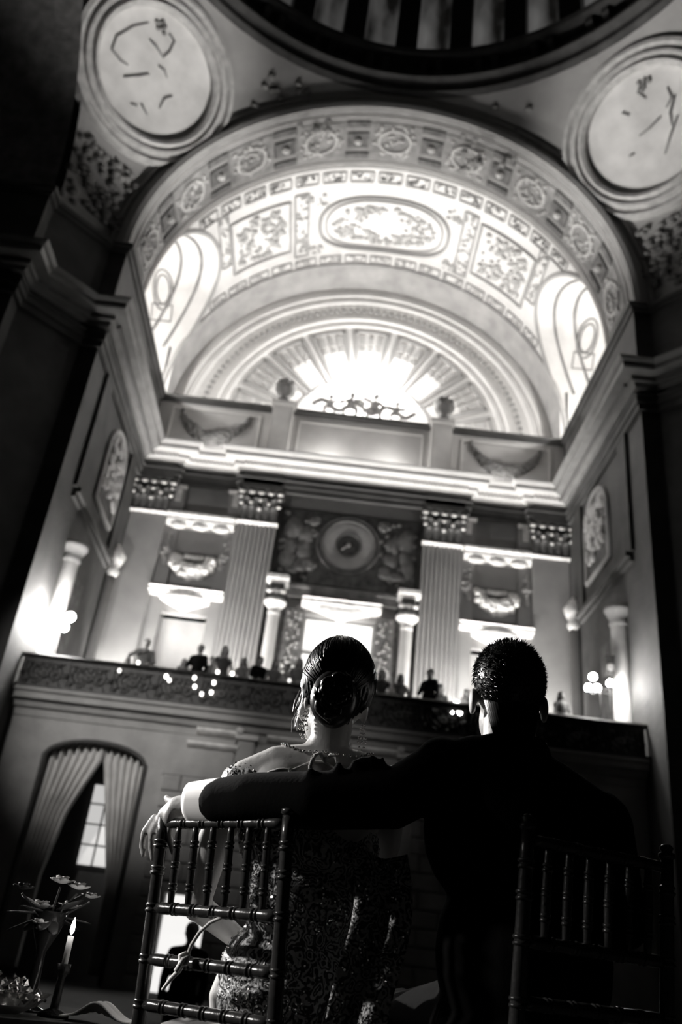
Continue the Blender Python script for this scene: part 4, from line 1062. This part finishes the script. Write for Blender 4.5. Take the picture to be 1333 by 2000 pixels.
b.ell((-.215, 2.28, .82), (.140, .100, .16), 18, 10); b.ell((-.22, 2.34, .58), (.16, .13, .13), 18, 10)
ELb, WRb = Vector((-.470, 2.36, .735)), Vector((-.335, 2.55, .66))
limb(b, [SL+Vector((-.012, .01, -.02)), Vector((-.450, 2.30, .88)), ELb, WRb], [.050, .043, .037, .025], 12)
ELr, WRr = Vector((-.045, 2.47, .83)), Vector((-.13, 2.62, .70))
limb(b, [SR+Vector((.01, .01, -.02)), Vector((-.02, 2.36, .93)), ELr, WRr], [.050, .043, .037, .025], 12)
for wr in (WRb, WRr):
    sx = 1 if wr.x < -.2 else -1
    b.ell(wr+Vector((sx*.03, .05, -.01)), (.04, .05, .018), 10, 6)
    for f in range(4): limb(b, [wr+Vector((sx*(.02+f*.016), .08, -.01)), wr+Vector((sx*(.03+f*.016), .125, -.02)), wr+Vector((sx*(.035+f*.016), .15, -.035))], [.009, .0085, .008], 8)
    limb(b, [wr+Vector((sx*.06, .03, 0)), wr+Vector((sx*.085, .07, 0))], [.010, .009], 8)
for s_ in (-1, 1):
    limb(b, [Vector((-.23+s_*.09, 2.36, .55)), Vector((-.17+s_*.11, 2.80, .53)), Vector((-.15+s_*.10, 2.84, .10))], [.09, .065, .04], 12); b.ell((-.15+s_*.1, 2.9, .045), (.04, .11, .04))
bride = remesh(b, 'person', 'skin', None, .0065, 3)
tag(bride, 'seated woman seen from behind with pinned-up dark hair and an open-backed beaded dress', 'person')
# hair: sleek cap with strands swept to a coil low at the back
M['hair'] = mat('black_hair', .012, .30, .3, 30, .0, spec=.55)
hb = MB(); HC = HB+Vector((.002, -.012, .030))
def cap(az, el, off=0.0):
    ex, ey, ez = .098+off, .112+off, .130+off
    return HC+Vector((ex*sin(az)*cos(el), -ey*cos(az)*cos(el), ez*sin(el)))
def fn(u, v):
    az = (u-.5)*2*pi*.62; lo = -.98+.85*min(1, max(0, abs(az)-.55)/1.0)**1.2+(.45 if abs(u-.5) > .42 else 0); el = lo+(pi/2-lo)*v
    p = cap(az, el); g = .0022*sin(az*46+el*9)+.0016*sin(az*83+2)
    return HC+(p-HC)*(1+g/.1)
hb.grid(fn, 120, 24)
BUN = HC+Vector((-.010, -.105, -.070))
hb.ell(BUN, (.060, .040, .075), 24, 14)
for k in range(30):                                                           # rolled locks pinned over each other
    rn = random.Random(k+40); a0 = rn.uniform(0, 2*pi); rr = rn.uniform(.012, .052); sp = rn.uniform(1.0, 2.2); tw = rn.choice((-1, 1)); path = []
    for q in range(12):
        a = a0+tw*sp*q/11; r = rr*(1-.35*q/11); path.append(BUN+Vector((r*1.0*cos(a)+.004*sin(q), -.046*sqrt(max(0.05, 1-(r/.062)**2))+.004*sin(q*.9+k), r*1.35*sin(a))))
    hb.tube(path, [.003+.0075*sin(pi*(q+.6)/12.2) for q in range(12)], 7)
for k in range(150):                                                          # combed strands over the cap
    az0 = random.uniform(-1.7, 1.7); el0 = random.uniform(.1, 1.35); path = []
    for q in range(10):
        t = q/9; az = az0*(1-t*.75); el = el0+(-.35-el0)*t; path.append(cap(az, el, .0015+.002*sin(pi*t)+random.uniform(0, .0006)))
    hb.tube(path, .0013, 4)
for k in range(40):                                                           # nape hair drawn up
    az0 = random.uniform(-.9, .9); path = [cap(az0*(1-.5*q/6), -1.2+.7*q/6, .002) for q in range(7)]; hb.tube(path, .0014, 4)
hair = hb.build('hair', 'hair', bride, hall=False, smooth=True)
fz = MB()                                                                     # stray wisps by the left cheek and ear
for k in range(16):
    p = HB+Vector((-.098+random.uniform(-.004, .01), .0+random.uniform(-.03, .05), -.02+random.uniform(-.03, .05)))
    fz.tube([p, p+Vector((-.006+random.uniform(-.006, .006), 0, -.03)), p+Vector((-.004+random.uniform(-.008, .008), 0, -.06))], .0004, 3)
fz.build('hair_wisp', 'hair', bride, hall=False)['kind'] = 'stuff'
# jewels
M['jewel'] = mat('silver_jewel', .75, .15, .1, 20, 0, .9, spec=.8)
M['sequin'] = mat('sequin', .85, .22, .1, 40, 0, 1.0, spec=.9)
def disc(mb, p, nrm, r):                                                      # one sequin: a tiny tilted disc
    n_ = (nrm+Vector((random.uniform(-.8, .8), random.uniform(-.8, .8), random.uniform(-.8, .8)))).normalized(); a_ = n_.orthogonal().normalized(); b_ = n_.cross(a_)
    mb.quad(*[p+nrm*.0015+a_*(r*cos(q*pi/3))+b_*(r*sin(q*pi/3)) for q in range(6)])
def surf(bx, by, bz, o=None):                                                  # nearest point on the bride's skin
    ok, loc, nrm, i = (o or bride).closest_point_on_mesh(Vector((bx, by, bz))); return loc, nrm
bpy.context.view_layer.update()
nk = MB()
for k in range(44):
    a = 2*pi*k/44; c = Vector((-.193, 2.238, 1.140)); p, n_ = surf(c.x+.12*cos(a), c.y+.12*sin(a), c.z+.012*sin(a)-.002)
    nk.ell(p+n_*.003, .0048 if k % 2 else .0036, 6, 5)
neck = nk.build('necklace', 'jewel', bride, hall=False, smooth=True); neck['kind'] = 'stuff'
nd = MB()
for k in range(13):
    p, n_ = surf(-.245-.0005*k, 2.0, 1.145-.0042*k*1.15); nd.ell(p+n_*.004, .0034 if k < 11 else .005, 6, 5)
nd.build('necklace_drop', 'jewel', bride, hall=False, smooth=True)
for s_ in (-1, 1):
    er = MB(); e0 = HB+RZ @ Vector((s_*.084, -.004, -.060))
    for k in range(5):
        for q in range(4+k % 2*2): a = q*2*pi/(4+k % 2*2); rr = (.003, .007, .005, .009, .010)[k]; er.ell(e0+Vector((rr*cos(a), rr*.5*sin(a), -.011*k)), .0034, 6, 5)
    for q in (-1, 0, 1): er.ell(e0+Vector((q*.006, 0, -.058-(.008 if q == 0 else 0))), .0034, 6, 5)
    er.build('earring', 'jewel', bride, hall=False, smooth=True)
# dress: brocade bodice with low back, cap sleeves, long skirt
def brocade():
    m = mat('brocade', .30, .45, .3, 9, .3, spec=.5)
    n = m.node_tree.nodes; l = m.node_tree.links; bs = n['Principled BSDF']
    tc = n.new('ShaderNodeTexCoord'); v = n.new('ShaderNodeTexVoronoi'); v.feature = 'F1'; v.inputs['Scale'].default_value = 30
    nz = n.new('ShaderNodeTexNoise'); nz.inputs['Scale'].default_value = 14; nz.inputs['Detail'].default_value = 3
    mixv = n.new('ShaderNodeMix'); mixv.data_type = 'VECTOR'; mixv.inputs[0].default_value = .12
    l.new(tc.outputs['Object'], nz.inputs['Vector']); l.new(tc.outputs['Object'], mixv.inputs[4]); l.new(nz.outputs['Color'], mixv.inputs[5]); l.new(mixv.outputs[1], v.inputs['Vector'])
    w_ = n.new('ShaderNodeMath'); w_.operation = 'SINE'; mu = n.new('ShaderNodeMath'); mu.operation = 'MULTIPLY'; mu.inputs[1].default_value = 22; l.new(v.outputs['Distance'], mu.inputs[0]); l.new(mu.outputs[0], w_.inputs[0])
    r = n.new('ShaderNodeMapRange'); r.inputs['From Min'].default_value = -.3; r.inputs['From Max'].default_value = .5; r.inputs['To Min'].default_value = .015; r.inputs['To Max'].default_value = .45; l.new(w_.outputs[0], r.inputs['Value'])
    c = n.new('ShaderNodeCombineColor')
    for i in range(3): l.new(r.outputs[0], c.inputs[i])
    l.new(c.outputs[0], bs.inputs['Base Color']); return m
M['brocade'] = brocade()
d = MB()
d.ell((-.214, 2.262, .90), (.178, .108, .115), 22, 12); d.ell((-.215, 2.28, .80), (.152, .112, .17), 20, 12); d.ell((-.22, 2.34, .60), (.175, .14, .15), 20, 12)
limb(d, [Vector((-.23, 2.36, .55)), Vector((-.18, 2.55, .52)), Vector((-.16, 2.80, .50))], [.17, .17, .17], 16)
limb(d, [Vector((-.16, 2.80, .48)), Vector((-.15, 2.86, .25)), Vector((-.14, 2.90, .06))], [.18, .22, .26], 16)
dress = remesh(d, 'dress', 'brocade', bride, .009, 3)
for s_, sh, el in ((-1, SL, Vector((-.450, 2.30, .88))), (1, SR, Vector((-.02, 2.36, .93)))):
    q = MB(); lo_ = sh+(el-sh)*.42; limb(q, [sh+Vector((-s_*.025, 0, .004)), sh+Vector((s_*.006, .005, -.012)), lo_], [.058, .060, .053], 16)
    q = remesh(q, 'cap_sleeve', 'brocade', bride, .006, 3); q['label'] = 'pale lace cap sleeve' if s_ < 0 else 'beaded cap sleeve'
    bpy.context.view_layer.update()
    sq = MB()
    for k in range(170):
        p = sh+Vector((random.uniform(-.07, .07), random.uniform(-.09, .06), random.uniform(-.05, .07))); ok, loc, nrm, i = q.closest_point_on_mesh(p); disc(sq, loc, nrm, .0028)
    sq = sq.build('sequins', 'sequin', q, hall=False); sq['kind'] = 'stuff'
bpy.context.view_layer.update()
sq = MB(); cnt = 0
while cnt < 2600:
    p = Vector((random.uniform(-.45, .05), random.uniform(2.05, 2.5), random.uniform(.35, .98))); ok, loc, nrm, i = dress.closest_point_on_mesh(p)
    if nrm.y > .4: continue
    v_ = noise.noise(loc*9)
    if v_ < -.05 and random.random() < .8: continue
    disc(sq, loc, nrm, random.uniform(.0016, .0030)); cnt += 1
sq.build('sequins', 'sequin', dress, hall=False)['kind'] = 'stuff'
sw_ = MB()                                                                     # beaded shawl end hanging at her right side
def fn(u, v):
    x = -.115+.13*v+.02*sin(u*5); y = 2.155-.012*sin(v*9+u*2)-.02*v; z = .90-.40*u-.03*sin(v*2.5)
    return (x, y, z)
sw_.grid(fn, 24, 20); sw_ = sw_.build('shawl', 'brocade', bride, hall=False, smooth=True); so_ = sw_.modifiers.new('t', 'SOLIDIFY'); so_.thickness = .003
sq = MB()
for k in range(700):
    u, v = random.random(), random.random()
    if noise.noise(Vector((u*9, v*4, 3))) < 0 and random.random() < .8: continue
    p = Vector(fn(u, v)); disc(sq, p+Vector((0, -.004, 0)), Vector((0, -1, 0)), random.uniform(.0018, .0030))
sq.build('sequins', 'sequin', sw_, hall=False)['kind'] = 'stuff'
# tie across the back with a bow
M['cord'] = mat('satin_cord', .8, .4, .05, 10)
st = MB(); pts = []
for k in range(25):
    t = k/24; x = -.385+.30*t; z = 1.065+.018*sin(pi*t)-.0*t+.022*t; p, n_ = surf(x, 2.05, z); pts.append(p+n_*.003)
st.tube(pts, .0035, 8); st.build('back_tie', 'cord', bride, hall=False, smooth=True)
bw = MB(); p, n_ = surf(-.193, 2.05, 1.085); p = p+n_*.008
for s_ in (-1, 1):
    for q in range(2):
        bw.tube([p, p+Vector((s_*(.012+.006*q), -.010, .016)), p+Vector((s_*(.026+.006*q), -.014, .010-.012*q)), p+Vector((s_*(.032+.004*q), -.012, -.018)), p+Vector((s_*(.026+.006*q), -.010, -.042))], .0038, 8)
bw.ell(p+Vector((0, -.008, .003)), (.008, .006, .009), 8, 6)
bw.build('bow', 'cord', bride, hall=False, smooth=True)
# long tie tail with tassel knot hanging in front of the chair rails
tl = MB(); a = Vector((-.30, 2.05, .70))
tl.tube([WB(.06, -.025, .712), WB(.03, -.03, .708), WB(.0, -.034, .694), WB(-.025, -.037, .672), WB(-.042, -.038, .645), WB(-.048, -.038, .622)], .0042, 8)
tl.tube([WB(-.05, -.042, .612), WB(-.062, -.044, .59), WB(-.082, -.044, .572), WB(-.105, -.04, .55)], [.005, .006, .005, .003], 8)
k0 = WB(-.05, -.04, .615)
tl.tube([k0+Vector((.0, 0, .012)), k0+Vector((-.012, -.004, .006)), k0+Vector((-.010, -.004, -.012)), k0+Vector((.004, -.006, -.008)), k0+Vector((.006, -.004, .008)), k0+Vector((-.004, -.008, .0)), k0+Vector((-.016, -.006, -.026))], .006, 8)
tl.build('tie_tail', 'cord', bride, hall=False, smooth=True)

# ================================================================== GROOM
HG = Vector((.252, 2.15, 1.298))
g = MB()
g.ell(HG+Vector((0, .0, .022)), (.083, .100, .108), 24, 16); g.ell(HG+Vector((0, .045, -.06)), (.066, .066, .08), 18, 12)
g.ell(HG+Vector((0, .112, -.02)), (.015, .024, .028), 8, 6); g.ell(HG+Vector((0, .104, -.078)), (.026, .012, .010), 8, 5)
for s_ in (-1, 1):
    g.ell(HG+Vector((s_*.033, .096, .008)), (.016, .012, .010), 8, 5)
    g.ell(HG+Vector((s_*.092, -.002, -.030)), (.010, .024, .036), 10, 8)
limb(g, [HG+Vector((0, -.015, -.06)), Vector((.252, 2.135, 1.19)), Vector((.258, 2.13, 1.12))], [.066, .066, .075], 16)
GSL, GSR = Vector((.095, 2.125, 1.070)), Vector((.465, 2.125, 1.000))
GEL, GWR = Vector((-.215, 2.075, .965)), Vector((-.522, 2.268, .958))
limb(g, [GSL, Vector((.17, 2.13, 1.10)), Vector((.27, 2.13, 1.09)), Vector((.36, 2.13, 1.055)), GSR], [.06, .065, .075, .065, .06], 12)
g.ell((.275, 2.15, .93), (.18, .11, .2), 18, 10); g.ell((.30, 2.17, .62), (.17, .13, .2), 18, 10)
limb(g, [GSL, GEL, GWR], [.052, .042, .028], 12)
limb(g, [GSR, Vector((.53, 2.22, .80)), Vector((.42, 2.44, .70))], [.052, .042, .03], 12)
# left hand draped over the chair corner: palm over the post, fingers hanging down outside
hd = Vector((-.06, .045, -.03)).normalized(); kn = GWR+Vector((-.055, .028, -.032))
limb(g, [GWR, GWR+Vector((-.03, .016, -.010)), kn], [.027, .030, .026], 10)
g.ell(GWR+Vector((-.042, .022, -.030)), (.024, .040, .030), 12, 8)
across = Vector((.0, -1.0, .0)); across = Vector((.80, -.60, -.06)).normalized()
lens = (.084, .094, .088, .070)
for f in range(4):
    o_ = (f-1.5)*.0225; base = kn+across*o_+Vector((-.006, 0, -.004*abs(f-1.3))); L = lens[f]
    p1 = base+Vector((-.020+.004*f, .008, -.36*L-.006)); p2 = p1+Vector((.000+.004*f, .002, -.36*L)); p3 = p2+Vector((.010, -.002, -.28*L))
    limb(g, [base, p1, p2, p3], [.0104, .0094, .0086, .0076], 10)
th0 = GWR+Vector((-.032, .038, .002)); limb(g, [th0, th0+Vector((-.020, .026, .008)), th0+Vector((-.034, .040, .012)), th0+Vector((-.042, .050, .020))], [.013, .0115, .0105, .0088], 10)
limb(g, [Vector((.42, 2.44, .70)), Vector((.40, 2.50, .69))], [.035, .03], 10)
for f in range(4): limb(g, [Vector((.38+f*.017, 2.51, .69)), Vector((.375+f*.018, 2.56, .675)), Vector((.37+f*.018, 2.585, .65))], [.0098, .009, .008], 8)
limb(g, [Vector((.375, 2.47, .70)), Vector((.35, 2.52, .70))], [.011, .009], 8)
for s_ in (-1, 1):
    limb(g, [Vector((.30+s_*.09, 2.2, .55)), Vector((.20+s_*.12, 2.62, .53)), Vector((.18+s_*.12, 2.66, .10))], [.09, .065, .045], 12); g.ell((.18+s_*.12, 2.73, .045), (.045, .13, .04))
groom = remesh(g, 'person', 'skin', None, .0052, 3)
tag(groom, 'seated man in black suit seen from behind, arm stretched along the next chair', 'person')
# jacket
j = MB()
limb(j, [GSL+Vector((-.0, 0, .0)), Vector((.17, 2.125, 1.105)), Vector((.262, 2.125, 1.10)), Vector((.36, 2.125, 1.060)), GSR+Vector((.005, 0, -.01))], [.078, .072, .082, .072, .078], 16)
j.ell(GSL+Vector((-.006, 0, .022)), (.072, .075, .070), 16, 10)               # bunched sleeve head
j.ell((.275, 2.145, .95), (.225, .135, .20), 22, 12); j.ell((.295, 2.16, .70), (.20, .15, .24), 22, 12); j.ell((.30, 2.18, .52), (.205, .165, .12), 22, 12)
limb(j, [GSL+Vector((-.02, 0, 0)), Vector((-.035, 2.075, .990)), GEL+Vector((0, 0, .003)), Vector((-.36, 2.150, .966)), Vector((-.442, 2.205, .960))], [.074, .068, .066, .063, .058], 18)
limb(j, [GSR, Vector((.545, 2.22, .80)), Vector((.43, 2.42, .705))], [.080, .062, .048], 16)
for k in range(7):                                                           # creases round the shoulder and elbow
    t = random.random(); c = GSL+(GEL-GSL)*t; j.ell(c+Vector((random.uniform(-.02, .02), -.035, .045+random.uniform(-.01, .008))), (.012, .02, .035), 8, 5)
for s_ in (-1, 1):
    limb(j, [Vector((.30+s_*.09, 2.2, .55)), Vector((.20+s_*.12, 2.62, .53)), Vector((.18+s_*.12, 2.66, .12))], [.115, .085, .07], 14)
jacket = remesh(j, 'suit', 'suit', groom, .009, 2)
# collar, shirt cuff, buttons
cf = MB()
ax = (GWR-Vector((-.36, 2.150, .966))).normalized(); ux = ax.cross(Vector((0, 0, 1))).normalized(); vx = ux.cross(ax)
c0 = Vector((-.430, 2.197, .961))
def fn(u, v):
    a = 2*pi*u; r = .058-.007*v+.0015*sin(a*3+v*3); e = .104+.010*sin(a+.4)
    return c0+ax*(v*e)+ux*(r*cos(a)*.92)+vx*(r*sin(a)*1.02)
cf.grid(fn, 32, 8, cu=True); cfo = cf.build('shirt_cuff', 'white_shirt', groom, hall=False, smooth=True)
sol = cfo.modifiers.new('t', 'SOLIDIFY'); sol.thickness = .003
cl = MB()
def fn(u, v):
    a = 2*pi*u; r = .078+.004*v; z = 1.140+.028*v+.006*cos(a)
    return Vector((.254+r*cos(a)*1.0, 2.132+r*sin(a)*.98, z-.012*(1-v)))
cl.grid(fn, 32, 3, cu=True); clo = cl.build('shirt_collar', 'white_shirt', groom, hall=False, smooth=True)
sol = clo.modifiers.new('t', 'SOLIDIFY'); sol.thickness = .004
jc = MB()
def fn(u, v):
    a = 2*pi*u; r = .086+.020*(1-v); z = 1.115+.055*v
    return Vector((.256+r*cos(a)*1.02, 2.130+r*sin(a), z))
jc.grid(fn, 32, 4, cu=True); jco = jc.build('jacket_collar', 'suit', groom, hall=False, smooth=True)
sol = jco.modifiers.new('t', 'SOLIDIFY'); sol.thickness = .006
bt = MB()
for k in range(3): bt.ell(Vector((-.425+.016*k, 2.150+.0*k-.008*k, .940)), (.006, .006, .006), 8, 5)
bt.build('cuff_buttons', 'iron', groom, hall=False, smooth=True)
# hair: short dark tufts
gh = MB(); GC = HG+Vector((0, -.006, .028))
def glo(az):
    a = abs(az); s_ = max(0, min(1, (a-.5)/.9)); s2 = max(0, min(1, (a-1.35)/.5)); return -1.25+.8*s_*s_*(3-2*s_)+.85*s2*s2*(3-2*s2)
def gcap(az, el, off=0.0):
    return GC+Vector(((.090+off)*sin(az)*cos(el), -(.110+off)*cos(az)*cos(el), (.108+off)*sin(el)))
def fn(u, v):
    az = (u-.5)*2*pi; back = cos(az) ; lo = glo(az); el = lo+(pi/2-lo)*v
    return gcap(az, el, .001)
gh.grid(fn, 64, 16, cu=True)
def fn(u, v):                                                                # hair tapering down the nape
    a = (u-.5)*2*(1.25-.45*v); r = .0685+.006*(1-v); z = -.045-.085*v-.012*cos(a*2)
    return HG+Vector((r*sin(a), -.018-r*cos(a), z))
gh.grid(fn, 24, 8)
for k in range(7000):
    az = random.uniform(-pi, pi); back = cos(az); lo = glo(az)
    sl = random.uniform(sin(lo), 1); el = math.asin(max(-1, min(1, sl)))
    L = .006+.010*max(0, sin(el)); p = gcap(az, el); q = gcap(az*(1+random.uniform(-.12, .12)), el-.10*random.random()+.02, L*random.uniform(.4, 1.1))
    q = q+Vector((random.uniform(-.004, .004), random.uniform(-.004, .004), random.uniform(-.006, .003)))
    d_ = (q-p); a_ = d_.orthogonal().normalized()*.0012; b_2 = d_.cross(a_).normalized()*.0012; i = len(gh.v)
    gh.v += [tuple(p+a_), tuple(p-a_*.5+b_2), tuple(p-a_*.5-b_2), tuple(q)]; gh.f += [(i, i+1, i+3), (i+1, i+2, i+3), (i+2, i, i+3)]
gh.build('hair', 'hair', groom, hall=False, smooth=False)

# ---- seated guest in silhouette far across the floor
place(sg2, -1.52, 12.0, -.62, 0, 'dark silhouetted head and shoulders before the bright doorway', group='guests on the floor', first=True)

# ================================================================== LOW TABLE AT THE LEFT
TX, TY, TZ = -1.02, 2.72, .455
tb = empty('low_table', (TX, TY, 0)); tag(tb, 'low round table in the dark at bottom left', 'table')
mb = MB(); mb.lathe([(0, TZ-.02), (.42, TZ-.02), (.425, TZ-.012), (.42, TZ), (0, TZ)], (TX, TY, 0), 40); mb.build('table_top', 'cloth_dark', tb, hall=False)
for k in range(3):
    a = 2*pi*k/3+.3; mb = MB(); mb.tube([(TX+.30*cos(a), TY+.30*sin(a), TZ-.02), (TX+.34*cos(a), TY+.34*sin(a), 0)], [.02, .014], 8); mb.build('leg', 'iron', tb, hall=False)
M['petal'] = mat('petal', .45, .7, .15, 20); M['leafy'] = mat('leaf_green_grey', .03, .6, .3, 20); M['dark_glass'] = mat('dark_glass', .02, .12, .1, 5, spec=.6)
fl_ = empty('flower_centrepiece', (-.90, 2.66, TZ)); tag(fl_, 'tall glass vase of pale flowers on the low table', 'flowers')
mb = MB(); mb.lathe([(0, 0), (.05, 0), (.05, .006), (.015, .02), (.012, .14), (.035, .19), (.05, .24), (.047, .24), (.03, .19), (0, .17)], (-.90, 2.66, TZ), 16); mb.build('vase', 'dark_glass', fl_, hall=False, smooth=True)
def flower(c, r, seed, m):
    rnd = random.Random(seed); mb = MB()
    for ring_, (n, rr, tilt) in enumerate(((6, 1.0, .3), (5, .7, .8), (3, .4, 1.2))):
        for k in range(n):
            a = 2*pi*k/n+ring_*.5+rnd.uniform(-.2, .2)
            R3 = Matrix.Rotation(a, 3, 'Z') @ Matrix.Rotation(-tilt, 3, 'Y'); mb.ell(Vector(c)+R3 @ Vector((r*.5*rr, 0, 0)), (r*.55*rr, r*.38, r*.08), 8, 4, R3)
    return mb.build('blossom', m, fl_, hall=False, smooth=True)
for i, (x, y, z, r, m) in enumerate(((-.875, 2.60, .765, .036, 'petal'), (-.825, 2.60, .755, .034, 'petal'), (-.93, 2.66, .70, .040, 'petal'), (-.86, 2.70, .71, .036, 'petal'), (-.98, 2.62, .74, .032, 'leafy'), (-.80, 2.66, .74, .028, 'petal'), (-.91, 2.60, .66, .026, 'petal'))):
    flower((x, y, z), r, i, m)
    mb = MB(); mb.tube([(x, y, z-.01), ((x-.9)/2, (y+2.66)/2, (z+TZ+.2)/2), (-.90, 2.66, TZ+.16)], .003, 5); mb.build('stem', 'leafy', fl_, hall=False)
for k in range(14):
    a = k*2.4; R3 = Matrix.Rotation(a, 3, 'Z') @ Matrix.Rotation(random.uniform(-.6, .5), 3, 'Y'); mb = MB(); c = Vector((-.90, 2.66, .69))+R3 @ Vector((.07, 0, 0)); mb.ell(c, (.05, .018, .003), 8, 4, R3); mb.build('leaf', 'leafy', fl_, hall=False, smooth=True)
cn = empty('taper_candle', (-.805, 2.55, TZ)); tag(cn, 'slim burning candle in front of the flowers on the low table', 'candle')
mb = MB(); mb.lathe([(0, 0), (.04, 0), (.04, .008), (.012, .02), (.010, .09), (.018, .1), (.018, .12), (0, .12)], (-.805, 2.55, TZ), 14); mb.build('holder', 'iron', cn, hall=False, smooth=True)
mb = MB(); mb.tube([(-.805, 2.55, TZ+.11), (-.805, 2.55, TZ+.185)], .008, 10); mb.build('wax', 'white_shirt', cn, hall=False, smooth=True)
mb = MB(); mb.lathe([(0.0005, 0), (.006, .010), (.0055, .022), (.003, .034), (.0004, .042)], (-.805, 2.55, TZ+.187), 10); mb.build('flame', emit('candle_flame', 30), cn, hall=False, smooth=True)
point('candle_light', (-.805, 2.53, TZ+.24), .10, .01, hall=False)
bw_ = empty('crystal_bowl', (-.93, 2.50, TZ)); tag(bw_, 'cut-glass bowl of glittering crystals at bottom left', 'bowl')
mb = MB(); mb.lathe([(0, 0), (.05, 0), (.09, .02), (.12, .05), (.117, .05), (.085, .022), (0, .008)], (-.93, 2.50, TZ), 24); mb.build('bowl', 'glass', bw_, hall=False, smooth=False)
mb = MB()
for k in range(110):
    a, r = random.uniform(0, 2*pi), .11*sqrt(random.random()); R3 = Matrix.Rotation(random.uniform(0, 6), 3, 'X') @ Matrix.Rotation(random.uniform(0, 6), 3, 'Y'); mb.ell((-.93+r*cos(a), 2.50+r*sin(a), TZ+.035+.05*(1-(r/.11)**2)*random.random()), random.uniform(.006, .011), 4, 2, R3)
mb.build('crystals', 'sequin', bw_, hall=False)['kind'] = 'stuff'
npk = MB()
def fn(u, v):
    x = -.77+.17*u; y = 2.46+.12*v; z = TZ+.012+.05*sin(pi*min(1, u*1.05))**2*(.4+.6*abs(sin(v*6+u*3)))*(.5+.5*u); return (x, y+.02*sin(u*8), z)
npk.grid(fn, 20, 16); np_ = npk.build('napkin', 'white_shirt', None, hall=False, smooth=True); tag(np_, 'crumpled pale napkin lying on the edge of the low table', 'napkin')
sol = np_.modifiers.new('t', 'SOLIDIFY'); sol.thickness = .004
